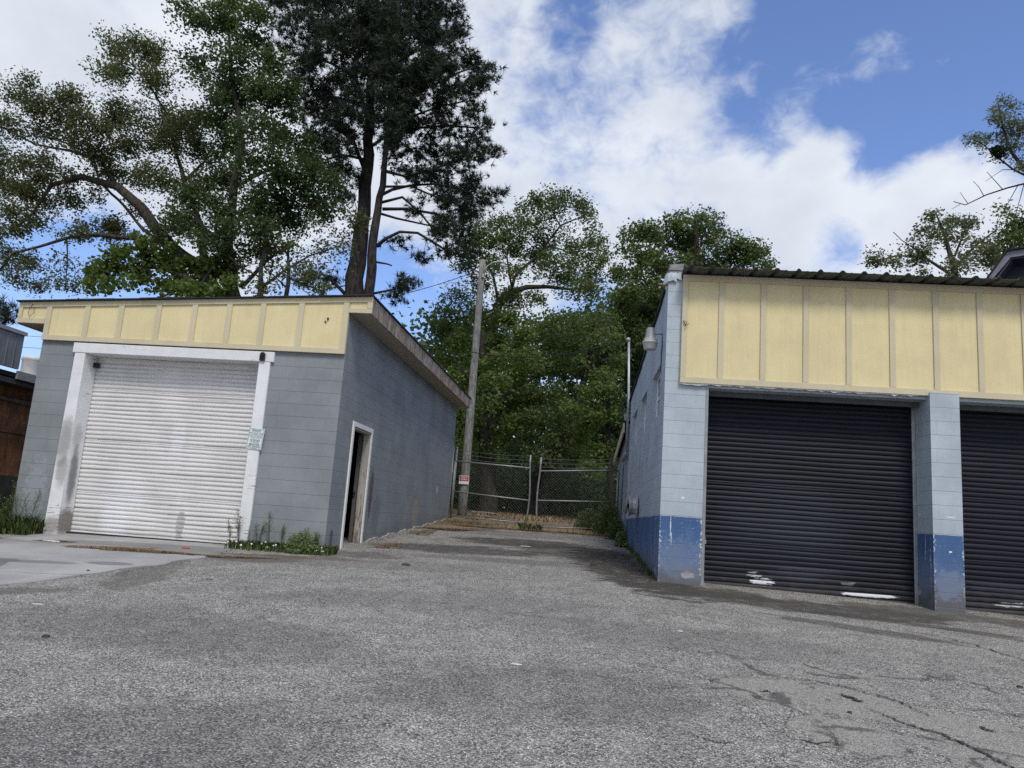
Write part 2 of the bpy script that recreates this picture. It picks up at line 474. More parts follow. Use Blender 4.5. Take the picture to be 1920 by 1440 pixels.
    # finer dark stained zone in the passage, thick grime by the blue wall and by the dark doors
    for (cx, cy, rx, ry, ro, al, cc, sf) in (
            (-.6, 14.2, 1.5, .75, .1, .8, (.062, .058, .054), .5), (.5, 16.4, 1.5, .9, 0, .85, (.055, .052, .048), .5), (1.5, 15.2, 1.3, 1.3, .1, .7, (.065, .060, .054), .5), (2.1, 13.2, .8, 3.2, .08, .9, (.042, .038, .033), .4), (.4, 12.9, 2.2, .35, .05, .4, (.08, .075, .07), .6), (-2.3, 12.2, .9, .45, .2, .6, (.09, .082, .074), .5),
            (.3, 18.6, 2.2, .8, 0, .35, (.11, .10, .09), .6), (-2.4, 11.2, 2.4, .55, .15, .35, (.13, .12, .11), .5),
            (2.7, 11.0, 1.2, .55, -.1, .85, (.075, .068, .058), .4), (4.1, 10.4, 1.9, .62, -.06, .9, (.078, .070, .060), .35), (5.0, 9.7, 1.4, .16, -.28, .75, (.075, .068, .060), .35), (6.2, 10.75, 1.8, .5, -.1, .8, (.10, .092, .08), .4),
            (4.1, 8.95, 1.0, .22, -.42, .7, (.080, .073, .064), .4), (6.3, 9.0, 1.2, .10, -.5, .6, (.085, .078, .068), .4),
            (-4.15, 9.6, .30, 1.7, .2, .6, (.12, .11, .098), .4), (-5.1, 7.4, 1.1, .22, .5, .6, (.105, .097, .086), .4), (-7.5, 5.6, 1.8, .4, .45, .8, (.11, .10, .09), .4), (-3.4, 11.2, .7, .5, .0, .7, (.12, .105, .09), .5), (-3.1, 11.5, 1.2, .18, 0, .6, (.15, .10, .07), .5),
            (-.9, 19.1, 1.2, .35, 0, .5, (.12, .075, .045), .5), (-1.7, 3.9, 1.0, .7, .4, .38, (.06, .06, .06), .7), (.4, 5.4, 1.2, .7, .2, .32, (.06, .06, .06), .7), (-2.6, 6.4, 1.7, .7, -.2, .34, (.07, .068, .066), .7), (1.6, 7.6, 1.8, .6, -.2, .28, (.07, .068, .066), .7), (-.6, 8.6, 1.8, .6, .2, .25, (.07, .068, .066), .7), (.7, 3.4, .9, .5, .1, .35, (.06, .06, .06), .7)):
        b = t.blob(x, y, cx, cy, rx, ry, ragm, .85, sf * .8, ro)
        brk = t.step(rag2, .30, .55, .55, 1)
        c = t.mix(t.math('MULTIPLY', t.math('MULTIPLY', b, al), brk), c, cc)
    # old litter of rust-brown needle dust
    nd = t.math('MULTIPLY', t.step(t.noise(flat, 1.3, 6, .7), .62, .74), .18)
    c = t.mix(nd, c, (.16, .105, .07))
    c = t.mix(1., c, (1.19, 1.175, 1.135), 'MULTIPLY')
    t.put(t.bsdf.inputs['Base Color'], c)
    bp = t.n('ShaderNodeBump'); bp.inputs['Strength'].default_value = .55; bp.inputs['Distance'].default_value = .008
    hh = t.math('ADD', t.math('MULTIPLY', vor.outputs['Distance'], -26), t.math('MULTIPLY', fine, 1.0))
    hh = t.math('SUBTRACT', hh, t.math('MULTIPLY', crk, 3))
    t.l(hh, bp.inputs['Height']); t.l(bp.outputs[0], t.bsdf.inputs['Normal'])
    return m


def concrete_mat():
    m, t = material('concrete', .88, 0, .25)
    oc = t.obj.outputs['Object']; x, y, z = t.sep(oc); flat = t.scale(oc, 1, 1, 0)
    a = t.noise(flat, .9, 7, .65); f = t.noise(flat, 30, 5, .7); rag = t.noise(flat, 2.3, 6, .65)
    c = t.mix(t.step(a, .3, .7), (.285, .283, .275), (.405, .40, .388))
    c = t.mix(t.math('MULTIPLY', t.step(f, .5, .75), .25), c, (.2, .2, .195))
    for (cx, cy, rx, ry, ro, al) in ((-6.25, 9.55, .55, .22, .1, .75), (-5.6, 9.6, .5, .13, 0, .6), (-5.75, 9.0, .09, .55, .25, .8), (-4.75, 9.75, .28, .16, 0, .7), (-4.4, 11.4, .9, .3, 0, .5), (-6.0, 11.6, 1.3, .16, 0, .45), (-5.2, 11.9, 1.6, .25, 0, .55)):
        c = t.mix(t.math('MULTIPLY', t.blob(x, y, cx, cy, rx, ry, rag, .4, .25, ro), al), c, (.135, .135, .13))
    # expansion joint and cracks
    jy = t.math('ABSOLUTE', t.math('SUBTRACT', y, t.math('ADD', 8.75, t.math('MULTIPLY', t.math('SUBTRACT', rag, .5), .18))))
    c = t.mix(t.math('MULTIPLY', t.step(jy, .022, .006), .7), c, (.10, .1, .095))
    jx = t.math('ABSOLUTE', t.math('SUBTRACT', x, t.math('ADD', -5.55, t.math('MULTIPLY', t.math('SUBTRACT', y, 8.0), .12))))
    c = t.mix(t.math('MULTIPLY', t.math('MULTIPLY', t.step(jx, .02, .006), t.step(y, 8.75, 8.6)), .6), c, (.10, .1, .095))
    t.put(t.bsdf.inputs['Base Color'], c)
    bp = t.n('ShaderNodeBump'); bp.inputs['Strength'].default_value = .3; bp.inputs['Distance'].default_value = .005
    t.l(f, bp.inputs['Height']); t.l(bp.outputs[0], t.bsdf.inputs['Normal'])
    return m


def dirt_mat():
    m, t = material('dirt', .97, 0, .1)
    oc = t.obj.outputs['Object']; x, y, z = t.sep(oc); flat = t.scale(oc, 1, 1, 0)
    a = t.noise(flat, .6, 6, .65); f = t.noise(flat, 14, 7, .75); s_ = t.noise(t.scale(flat, 1, 5, 1), 9, 5, .7, 1.)
    c = t.mix(t.step(f, .32, .68), (.13, .09, .06), (.33, .245, .165))
    c = t.mix(t.math('MULTIPLY', t.step(s_, .5, .7), .5), c, (.36, .27, .17))
    c = t.mix(t.math('MULTIPLY', t.step(a, .5, .7), .5), c, (.11, .095, .055))
    g = t.step(t.math('ADD', y, t.math('MULTIPLY', a, 6)), 31, 36)
    c = t.mix(t.math('MULTIPLY', g, .6), c, (.045, .05, .025))
    t.put(t.bsdf.inputs['Base Color'], c)
    bp = t.n('ShaderNodeBump'); bp.inputs['Strength'].default_value = .8; bp.inputs['Distance'].default_value = .03
    t.l(f, bp.inputs['Height']); t.l(bp.outputs[0], t.bsdf.inputs['Normal'])
    return m


# ---------------------------------------------------------------- ground sheets
def axis(vals):
    out = []
    for a, b, n in vals: out += list(np.linspace(a, b, n, endpoint=False))
    out.append(vals[-1][1]); return np.array(out)


def sheet(name, xs, ys, mat, dz=0., keep=None, wig=0., kind='structure', label=None, cat=None):
    X, Y = np.meshgrid(xs, ys)
    Z = gz(X, Y) + dz
    if wig: Z = Z + wig * (np.sin(X * 1.7 + Y * .6) + np.sin(Y * 1.3 - X * .8 + 2))
    V = np.stack([X.ravel(), Y.ravel(), Z.ravel()], 1); nx = len(xs)
    fs = []
    for j in range(len(ys) - 1):
        for i in range(nx - 1):
            cx, cy = (xs[i] + xs[i + 1]) / 2, (ys[j] + ys[j + 1]) / 2
            if keep and not keep(cx, cy): continue
            fs.append((j * nx + i, j * nx + i + 1, (j + 1) * nx + i + 1, (j + 1) * nx + i))
    me = bpy.data.meshes.new(name); me.from_pydata(V.tolist(), [], fs); me.update()
    me.polygons.foreach_set('use_smooth', [True] * len(fs))
    o = bpy.data.objects.new(name, me); COL.objects.link(o); me.materials.append(mat)
    return tag(o, label, cat, None, kind)


def inpoly(poly, x, y):
    c = False; n = len(poly); j = n - 1
    for i in range(n):
        xi, yi = poly[i]; xj, yj = poly[j]
        if (yi > y) != (yj > y) and x < (xj - xi) * (y - yi) / (yj - yi) + xi: c = not c
        j = i
    return c


def poly_sheet(name, poly, mat, dz, th=.03, label=None, cat=None):
    """a slab with a ragged outline that follows the slope, its rim going down into the ground"""
    import bmesh
    pts = []
    n = len(poly)
    for i in range(n):
        a = np.array(poly[i]); b = np.array(poly[(i + 1) % n]); L = np.linalg.norm(b - a); k = max(1, int(L / .12)) if L < 12 else 6
        nrm = np.array([-(b - a)[1], (b - a)[0]]) / L
        for q in range(k):
            p = a + (b - a) * q / k
            if L < 12: p = p + nrm * (.035 * math.sin(p[0] * 5.1 + p[1] * 3.3) + .03 * math.sin(p[0] * 13 - p[1] * 11) + random.uniform(-.012, .012))
            pts.append(p)
    bm = bmesh.new()
    top = [bm.verts.new((p[0], p[1], float(gz(p[0], p[1])) + dz)) for p in pts]
    face = bm.faces.new(top)
    if face.normal.z < 0: face.normal_flip()
    bmesh.ops.triangulate(bm, faces=[face])
    # grid cuts so the slab follows the ground
    for X in np.arange(-30, 30, 1.0):
        bmesh.ops.bisect_plane(bm, geom=bm.verts[:] + bm.edges[:] + bm.faces[:], plane_co=(X, 0, 0), plane_no=(1, 0, 0))
    for Y in np.arange(-8, 24, 1.0):
        bmesh.ops.bisect_plane(bm, geom=bm.verts[:] + bm.edges[:] + bm.faces[:], plane_co=(0, Y, 0), plane_no=(0, 1, 0))
    for v in bm.verts: v.co.z = float(gz(v.co.x, v.co.y)) + dz + .004 * math.sin(v.co.x * 1.7 + v.co.y)
    be = [e for e in bm.edges if len(e.link_faces) == 1]
    r = bmesh.ops.extrude_edge_only(bm, edges=be)
    for v in r['geom']:
        if isinstance(v, bmesh.types.BMVert): v.co.z -= th
    bm.normal_update()
    for f in bm.faces: f.smooth = abs(f.normal.z) > .5
    me = bpy.data.meshes.new(name); bm.to_mesh(me); bm.free()
    o = bpy.data.objects.new(name, me); COL.objects.link(o); me.materials.append(mat)
    return tag(o, label, cat, None, 'structure')


random.seed(4); np.random.seed(4)
M = {}
M['dirt'] = dirt_mat()
sheet('ground', axis([(-600, -40, 14), (-40, 40, 80), (40, 600, 14)]), axis([(-200, -8, 8), (-8, 40, 60), (40, 60, 10), (60, 900, 14)]), M['dirt'], 0.,
      label='brown dirt and needle litter ground', cat='ground')
ASPH = [(-30, -8), (30, -8), (30, 11.2), (14, 11.4), (8, 11.9), (3.2, 12.5), (2.62, 13), (2.75, 15.5), (2.85, 18.2), (2.95, 19.6), (1.9, 19.9), (.8, 19.85), (-.3, 19.75), (-1.1, 19.3), (-1.9, 18.9),
        (-2.25, 16), (-2.6, 13.2), (-3.1, 12.4), (-4.2, 12.4), (-3.9, 10.9), (-4.35, 9.0), (-4.75, 7.75), (-6.5, 6.3), (-9, 5.2), (-14, 4.4), (-30, 3.5)]
LOT = poly_sheet('parking_lot', ASPH, asphalt_mat(), .012, .05, 'worn grey speckled asphalt sloping up between the garages', 'asphalt')
CONC = [(-30, 3.65), (-14, 4.55), (-9, 5.35), (-6.55, 6.45), (-4.9, 7.8), (-4.5, 9.0), (-4.03, 10.85), (-4.12, 12.9), (-7.35, 13.2), (-7.45, 11.55), (-9.5, 10.9), (-30, 10.0)]
poly_sheet('driveway', CONC, concrete_mat(), .022, .06, 'pale cracked concrete apron before the white roller door', 'concrete')

# ---------------------------------------------------------------- building pieces
def wall(mb, axis_, a0, a1, z0, top, holes, t0, t1):
    """wall along u (axis 0) or v (axis 1) between a0..a1, thickness t0..t1 on the other axis, top(a) height, rectangular holes"""
    cuts = sorted(set([a0, a1] + [h[0] for h in holes] + [h[1] for h in holes] + list(np.arange(a0, a1, 1.0))))
    cuts = [c for c in cuts if a0 <= c <= a1]
    zc = sorted(set([z0] + [h[2] for h in holes if h[2] > z0] + [h[3] for h in holes]))
    def P(a, t, z): return (a, t, z) if axis_ == 0 else (t, a, z)
    rows = len(zc)
    solid = {}
    for i in range(len(cuts) - 1):
        ca = (cuts[i] + cuts[i + 1]) / 2
        for j in range(rows):
            zz = zc[j] + .001
            solid[i, j] = not any(h[0] < ca < h[1] and h[2] - .0005 <= zz < h[3] for h in holes)
    def Z(i, j): return zc[j] if j < rows else top(cuts[i])
    def quad(p): mb.add(p, [(0, 1, 2, 3)])
    for (i, j), sdd in solid.items():
        if not sdd: continue
        A, B = cuts[i], cuts[i + 1]
        za, zb, zc_, zd = Z(i, j), Z(i + 1, j), Z(i + 1, j + 1), Z(i, j + 1)
        f = [P(A, t0, za), P(B, t0, zb), P(B, t0, zc_), P(A, t0, zd)]
        g = [P(A, t1, za), P(B, t1, zb), P(B, t1, zc_), P(A, t1, zd)]
        if axis_ == 1: f, g = f[::-1], g[::-1]
        quad(f); quad(g[::-1])
        for (ii, jj, q) in ((i - 1, j, [(A, t1, za), (A, t0, za), (A, t0, zd), (A, t1, zd)]), (i + 1, j, [(B, t0, zb), (B, t1, zb), (B, t1, zc_), (B, t0, zc_)]),
                            (i, j - 1, [(A, t1, za), (B, t1, zb), (B, t0, zb), (A, t0, za)]), (i, j + 1, [(A, t0, zd), (B, t0, zc_), (B, t1, zc_), (A, t1, zd)])):
            if not solid.get((ii, jj), False):
                p = [P(*k) for k in q]
                if axis_ == 1: p = p[::-1]
                quad(p)


def roller(mb, u0, u1, v, zb, zt, pitch, depth=.016, rib=None):
    """corrugated curtain facing -v"""
    prof = [(0, .35), (.10, 0.), (.32, .0), (.5, .35), (.62, .8), (.78, 1.), (.9, .95), (1, .35)]
    prof = [(0., 1.), (.10, .5), (.20, .05), (.5, 0.), (.84, .04), (.93, .45)]
    pts = []
    z = zb
    k = 0
    while z < zt:
        for (h, d) in prof:
            zz = z + h * pitch
            if zz <= zt:
                pts.append((v + d * depth, zz))
                if rib and k % rib == rib - 3 and .2 < h < .6:     # a lock seam: a few finer ridges
                    pts.append((v + .35 * depth, zz + pitch * .10)); pts.append((v, zz + pitch * .16))
        z += pitch; k += 1
    n = len(pts)
    nu = 14
    us = np.linspace(u0, u1, nu)
    vs = []
    for (vv, zz) in pts:
        for i, u in enumerate(us):
            kk = int((zz - zb) / pitch); vs.append((u, vv + .004 * math.sin(u * 2.3 + zz * 1.1) + .0035 * math.sin(kk * 12.9898 + i * 2.1) + (.012 * math.exp(-((u - u0 - 1.1) / .5) ** 2 - ((zz - zb - .45) / .25) ** 2)), zz - .003 * math.sin(u * 3.1 + kk * .7) - .002 * math.sin(kk * 78.2)))
    fs = [(j * nu + i, j * nu + i + 1, (j + 1) * nu + i + 1, (j + 1) * nu + i) for j in range(n - 1) for i in range(nu - 1)]
    mb.add(vs, fs, True)
    # the back of the curtain, so that it is a sheet with thickness
    mb.add([(u0, v + depth + .02, zb), (u1, v + depth + .02, zb), (u1, v + depth + .02, zt), (u0, v + depth + .02, zt)], [(3, 2, 1, 0)])


def doormat(name, col, seam, rough, metal, pitch, zb, patches=(), dirty=(.2, .19, .17), dz=(0, .5), dirt=.5, streak=.2, streakc=(.8, .8, .8)):
    m, t = material(name, rough, metal, .22)
    uv = t.obj.outputs['UV']; x, y, _ = t.sep(uv)
    big = t.noise(uv, 1.4, 6, .62); hor = t.noise(t.scale(uv, .6, 6, 1), 3, 5, .65)
    c = t.mix(t.step(big, .3, .7), tuple(k * .88 for k in col), tuple(k * 1.06 for k in col))
    c = t.mix(t.math('MULTIPLY', t.step(hor, .45, .75), streak), c, streakc)
    fr = t.math('FRACT', t.math('DIVIDE', t.math('SUBTRACT', y, zb), pitch))
    sm = t.math('MAXIMUM', t.step(fr, .17, .07), t.step(fr, .92, .99))
    c = t.mix(t.math('MULTIPLY', sm, .8), c, seam)  # grooves between slats painted darker to deepen their shade
    rg = t.noise(t.scale(uv, 5, 26, 1), 1.6, 6, .72)
    g = t.step(t.math('ADD', y, t.math('MULTIPLY', t.math('SUBTRACT', t.noise(uv, 3, 6, .7), .5), .6)), dz[1] + zb, dz[0] + zb)
    c = t.mix(t.math('MULTIPLY', g, dirt), c, dirty)
    for (cx, cy, rx, ry, cc, al, rag, soft) in patches:
        c = t.mix(t.math('MULTIPLY', t.blob(x, y, cx, cy, rx, ry, rg, rag, soft), al), c, cc)
    t.put(t.bsdf.inputs['Base Color'], c)
    bp = t.n('ShaderNodeBump'); bp.inputs['Strength'].default_value = .2; bp.inputs['Distance'].default_value = .004
    t.l(t.noise(uv, 12, 4, .6), bp.inputs['Height']); t.l(bp.outputs[0], t.bsdf.inputs['Normal'])
    return m


GREY = (.242, .264, .273)
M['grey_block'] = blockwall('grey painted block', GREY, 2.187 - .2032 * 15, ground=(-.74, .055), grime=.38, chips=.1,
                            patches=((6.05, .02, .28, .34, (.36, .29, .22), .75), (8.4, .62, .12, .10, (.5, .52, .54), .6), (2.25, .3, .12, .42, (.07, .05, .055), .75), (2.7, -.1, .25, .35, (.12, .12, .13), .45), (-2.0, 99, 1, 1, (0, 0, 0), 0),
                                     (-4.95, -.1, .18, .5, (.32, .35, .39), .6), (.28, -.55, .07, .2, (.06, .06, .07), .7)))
def board(name, col, var, streak):
    m, t = material(name, .7, 0, .25)
    oc = t.obj.outputs['Object']
    c = t.mix(t.step(t.noise(oc, 1.6, 5, .6), .3, .7), tuple(k * (1 - var) for k in col), tuple(min(1, k * (1 + var)) for k in col))
    c = t.mix(t.math('MULTIPLY', t.step(t.noise(t.scale(oc, 16, 16, .7), 1.5, 6, .7), .46, .72), streak), c, tuple(k * .72 for k in col))
    c = t.mix(t.math('MULTIPLY', t.step(t.noise(oc, 34, 3, .7), .66, .72), .35), c, tuple(k * .55 for k in col))
    c = t.mix(t.math('MULTIPLY', t.step(t.noise(t.scale(oc, 5, 5, 1.4), 2.2, 6, .7), .58, .70), streak * .8), c, tuple(min(1, k * 1.13) for k in col))
    t.put(t.bsdf.inputs['Base Color'], c)
    bp = t.n('ShaderNodeBump'); bp.inputs['Strength'].default_value = .3; bp.inputs['Distance'].default_value = .004
    t.l(t.noise(t.scale(oc, 40, 40, 3), 2, 5, .7), bp.inputs['Height']); t.l(bp.outputs[0], t.bsdf.inputs['Normal'])
    return m


M['cream_trim'] = board('cream trim paint', (.57, .51, .355), .05, .22)
M['yellow_panel'] = board('yellow panel paint', (.70, .61, .35), .06, .26)
M['shingle'] = simple('black shingle', (.028, .028, .03), .95, var=.3, bump=.6)
M['white_wood'] = painted_wood('worn white painted timber', (.74, .75, .76), worn=(.30, .27, .235), amount=.16, zfade=(-.7, .7))
M['white_post'] = painted_wood('worn white painted door post', (.78, .79, .80), worn=(.25, .22, .19), amount=.16, zfade=(-.75, 0.),
                               smut=((-4.55, .75, .12, .38, (.22, .215, .21), .7), (-4.5, .25, .1, .25, (.25, .24, .23), .6), (.13, .2, .1, .45, (.14, .135, .13), .8), (.1, .85, .1, .2, (.3, .3, .3), .5), (.15, -.55, .25, .2, (.16, .13, .10), .8), (-4.53, -.62, .15, .15, (.2, .17, .14), .7)))
M['soffit'] = simple('soffit board', (.36, .32, .25), .8, var=.08)
M['rake'] = painted_wood('weathered fascia board', (.40, .35, .30), worn=(.19, .12, .08), amount=.75, grain=(3, 14, 1.2))
M['white_door'] = doormat('white roller curtain', (.71, .70, .685), (.10, .10, .098), .42, .0, .072, -.745,
                          patches=((-3.6, .0, .35, .35, (.82, .83, .86), .5, .5, .7), (-3.7, -.45, .25, .25, (.85, .86, .9), .5, .5, .7), (-2.55, -.45, .07, .22, (.3, .29, .27), .7, .9, .3), (-2.2, 1.62, .5, .03, (.35, .35, .35), .6, .9, .3), (-2.8, .95, .12, .3, (.84, .85, .88), .5, .6, .6)),
                          dirt=.35, dz=(-.1, .25), dirty=(.42, .40, .36))
M['rubber'] = simple('black rubber', (.02, .02, .02), .8)
M['dark_floor'] = simple('near black floor', (.035, .035, .037), .95)  # one near-black colour for both garage floors
M['black_plastic'] = simple('black plastic', (.015, .015, .016), .45)
M['door_wood'] = painted_wood('dirty dark door', (.105, .10, .10), worn=(.3, .28, .25), amount=.25)
M['jamb'] = painted_wood('dirty cream jamb', (.42, .40, .35), worn=(.17, .15, .125), amount=.3, grain=(14, 14, 1.2), zfade=(-.6, .6))
M['white_trim'] = simple('white trim', (.74, .74, .72), .6, var=.05)

# ================================================================ LEFT GARAGE
GL = empty('garage', FL.W(0, 0, 0), -YAWL, 'small grey painted block garage with a white roller door and cream fascia', 'garage')
def roofL(u): return 3.385 + .0555 * (u - .37)            # underside of the shingles
WD = 10.3
mb = MB()
wall(mb, 0, -5.28, 0, -1.3, lambda u: roofL(u) - .02, [(-4.47, -1.40, -1.3, 2.24)], 0, .2)
wall(mb, 1, .2, WD - .2, -1.3, lambda v: 3.28, [(.82, 1.86, -.665, 1.37)], -.125, 0)
wall(mb, 1, .2, WD - .2, -1.3, lambda v: 2.98, [], -5.28, -5.08)
wall(mb, 0, -5.28, 0, -1.3, lambda u: roofL(u) - .02, [], WD - .2, WD)
# normals: mb faces of the side wall facing +u
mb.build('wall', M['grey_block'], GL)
fl = MB().box(-5.08, -.2, .2, WD - .2, -1.0, -.70); fl.build('floor', M['dark_floor'], GL)
rf = MB()
def slab(mb, u0, u1, v0, v1, dz0, dz1, n=1):
    mb.hexa([(u0, v0, roofL(u0) + dz0), (u1, v0, roofL(u1) + dz0), (u1, v1, roofL(u1) + dz0), (u0, v1, roofL(u0) + dz0),
             (u0, v0, roofL(u0) + dz1), (u1, v0, roofL(u1) + dz1), (u1, v1, roofL(u1) + dz1), (u0, v1, roofL(u0) + dz1)])
slab(rf, -5.80, .40, -.10, WD + .12, .012, .034)
for i in range(14):     # ragged shingle edge along the front
    a = -5.80 + i * .443; slab(rf, a, a + .43, -.10 - random.uniform(.008, .03), -.097, .014, .03 + random.uniform(0, .012))
roof = rf.build('roof', M['shingle'], GL)
dk = MB(); slab(dk, -5.76, .36, -.05, WD + .08, -.05, .010); dk.build('roof_deck', M['soffit'], GL)
# soffits under both side overhangs
sf = MB(); sf.box(-.0, .345, .02, WD + .05, 3.125, 3.145); sf.build('soffit', M['soffit'], GL)
sf = MB(); sf.box(-5.735, -5.285, .02, WD + .05, 2.69, 2.71); sf.build('soffit', M['soffit'], GL)
rk = MB(); rk.hexa([(.347, -.045, 3.115), (.375, -.045, 3.115), (.375, WD + .08, 3.115), (.347, WD + .08, 3.115), (.347, -.045, 3.39), (.375, -.045, 3.39), (.375, WD + .08, 3.39), (.347, WD + .08, 3.39)])
rk.build('eave_board', M['rake'], GL)
rk = MB(); rk.box(-5.765, -5.737, -.045, WD + .08, 2.68, 3.035); rk.build('eave_board', M['rake'], GL)
# fascia panel on the front
fp = MB()
fp.hexa([(-5.26, -.035, 2.43), (.0, -.035, 2.43), (.0, -.004, 2.43), (-5.26, -.004, 2.43), (-5.26, -.035, roofL(-5.26) - .01), (.0, -.035, roofL(0) - .01), (.0, -.004, roofL(0) - .01), (-5.26, -.004, roofL(-5.26) - .01)])
fp.hexa([(0.002, -.035, 3.14), (.36, -.035, 3.14), (.36, -.004, 3.14), (0.002, -.004, 3.14), (0.002, -.035, roofL(0) - .01), (.36, -.035, roofL(.36) - .01), (.36, -.004, roofL(.36) - .01), (0.002, -.004, roofL(0) - .01)])
fp.hexa([(-5.75, -.035, 2.70), (-5.262, -.035, 2.70), (-5.262, -.004, 2.70), (-5.75, -.004, 2.70), (-5.75, -.035, roofL(-5.75) - .01), (-5.262, -.035, roofL(-5.26) - .01), (-5.262, -.004, roofL(-5.26) - .01), (-5.75, -.004, roofL(-5.75) - .01)])
fas = fp.build('fascia_panel', M['yellow_panel'], GL)
def batten(u, wd=.092):
    a, b = u - wd / 2, u + wd / 2
    MB().hexa([(a, -.058, 2.515), (b, -.058, 2.515), (b, -.036, 2.515), (a, -.036, 2.515), (a, -.058, roofL(a) - .075), (b, -.058, roofL(b) - .075), (b, -.036, roofL(b) - .075), (a, -.036, roofL(a) - .075)]).build('batten', M['cream_trim'], fas)
for u in (-5.215, -4.52, -3.92, -3.26, -2.63, -2.03, -1.45, -.80, -.046): batten(u)
tr = MB(); tr.hexa([(-5.77, -.062, roofL(-5.77) - .075), (.385, -.062, roofL(.385) - .075), (.385, -.036, roofL(.385) - .075), (-5.77, -.036, roofL(-5.77) - .075), (-5.77, -.062, roofL(-5.77) + .010), (.385, -.062, roofL(.385) + .010), (.385, -.036, roofL(.385) + .010), (-5.77, -.036, roofL(-5.77) + .010)])
tr.build('trim_board', M['cream_trim'], fas)
MB().bbox(-5.265, .002, -.062, -.036, 2.425, 2.513, .004).build('trim_board', M['cream_trim'], fas)
MB().bbox(-5.77, -5.265, -.061, -.036, 2.70, 2.79, .004).build('trim_board', M['cream_trim'], fas)
MB().bbox(.003, .385, -.061, -.036, 3.115, 3.195, .004).build('trim_board', M['cream_trim'], fas)
MB().bbox(.30, .387, -.063, -.036, 3.197, roofL(.3) - .078, .004).build('trim_board', M['cream_trim'], fas)
MB().bbox(-5.77, -5.70, -.063, -.036, 2.792, roofL(-5.77) - .078, .004).build('trim_board', M['cream_trim'], fas)
# white timber frame of the big door
MB().bbox(-4.67, -1.165, -.05, .28, 2.235, 2.405, .008).build('lintel', M['white_wood'], GL)
mbp = MB()
mbp.hexa([(-4.655, -.04, -.95), (-4.42, -.04, -.95), (-4.42, .29, -.95), (-4.655, .29, -.95), (-4.63, -.04, 2.233), (-4.445, -.04, 2.233), (-4.445, .29, 2.233), (-4.63, .29, 2.233)])
mbp.build('door_post', M['white_post'], GL)
mbp = MB(); mbp.bbox(-1.413, -1.222, -.045, .29, -.95, 2.233, .01); mbp.build('door_post', M['white_post'], GL)
rd = MB(); roller(rd, -4.46, -1.38, .30, -.745, 2.36, .072, .021, 12)
door = rd.build('roller_door', M['white_door'], GL)
MB().bbox(-4.45, -1.40, .275, .33, -.80, -.722, .006).build('bottom_seal', M['rubber'], door)
MB().bbox(-4.43, -1.41, .296, .315, 2.15, 2.234, .004).build('header_board', M['white_trim'], GL)
MB().bbox(-4.438, -4.36, .19, .27, 2.04, 2.12, .01).build('door_sensor', M['black_plastic'], GL)
hk = MB()
hk.prism([(-1.395, 2.25), (-1.310, 2.25), (-1.310, 2.345), (-1.318, 2.372), (-1.338, 2.388), (-1.367, 2.388), (-1.387, 2.372), (-1.395, 2.345)], 1, -.085, -.052)
hk.tube([(-1.352, -.087, 2.345), (-1.352, -.115, 2.335), (-1.352, -.12, 2.30), (-1.352, -.10, 2.285)], .008, 6)
hk.build('lamp_holder', M['black_plastic'], GL)
# broken wire hanging on the fascia return
wr = MB(); wr.tube([(-5.52, -.07, 3.03), (-5.55, -.09, 2.95), (-5.57, -.08, 2.87), (-5.53, -.09, 2.80), (-5.47, -.08, 2.88), (-5.49, -.07, 2.98)], .004, 5); wr.build('cable', M['black_plastic'], GL)
mk = MB(); mk.tube([(-.34, -.037, 3.0), (-.335, -.06, 3.0)], .018, 8); mk.tube([(-.39, -.037, 2.95), (-.38, -.05, 2.96), (-.36, -.05, 2.93)], .008, 6); mk.build('cable_stub', M['black_plastic'], fas)
# side doorway
fr = MB()
fr.bbox(0.001, .028, .745, .822, -.70, 1.445, .004); fr.bbox(0.001, .028, 1.858, 1.935, -.70, 1.445, .004); fr.bbox(0.001, .029, .822, 1.858, 1.368, 1.446, .004)
sdf = fr.build('door_casing', M['white_trim'], GL)
jm = MB(); jm.bbox(-.125, -.001, 1.822, 1.857, -.665, 1.366, .004); jm.bbox(-.125, -.001, .823, .852, -.665, 1.366, .004); jm.box(-.125, -.001, .853, 1.821, 1.336, 1.366); jm.box(-.10, -.08, 1.802, 1.821, -.665, 1.335)
jm.build('door_jamb', M['jamb'], GL)
sd = MB(); sd.hexa([(-.195, 1.80, -.66), (-.135, 1.80, -.66), (-.15, 2.75, -.66), (-.21, 2.75, -.66), (-.195, 1.80, 1.33), (-.135, 1.80, 1.33), (-.15, 2.75, 1.33), (-.21, 2.75, 1.33)])
sdo = sd.build('side_door', M['door_wood'], GL)
MB().lathe([(0, .012), (.03, .012), (.035, .028), (.06, .03), (.075, .02), (.08, 0)], (-.165, 1.80, .28), (0, -1, 0), 12).build('door_knob', M['black_plastic'], sdo)
MB().box(-.3, .05, .80, 1.88, -.76, -.668).build('threshold', simple('cement sill', (.3, .29, .27), .9), GL)

ft = MB()       # rough cement footing showing along the side wall
for i in range(40):
    v0_, v1_ = 1.95 + i * .205, 1.95 + (i + 1) * .205
    g = lambda v_: float(gz(*FL.W(.02, v_, 0)[:2])) + .035 + .02 * math.sin(v_ * 5.3) + .012 * math.sin(v_ * 17)
    a_, b_ = g(v0_), g(v1_)
    ft.hexa([(.002, v0_, a_ - .3), (.035, v0_, a_ - .3), (.035, v1_, b_ - .3), (.002, v1_, b_ - .3), (.002, v0_, a_), (.03, v0_, a_ - .012), (.03, v1_, b_ - .012), (.002, v1_, b_)])
ft.build('footing', simple('pale rough cement', (.30, .30, .29), .9, var=.25, bump=.5), GL)

# notice stapled to the right hand post
M['paper'] = simple('white sign sheet', (.74, .78, .78), .6, var=.03)
M['teal_ink'] = simple('dark green ink', (.07, .17, .155), .6)
M['red_ink'] = simple('red ink', (.45, .02, .04), .6)


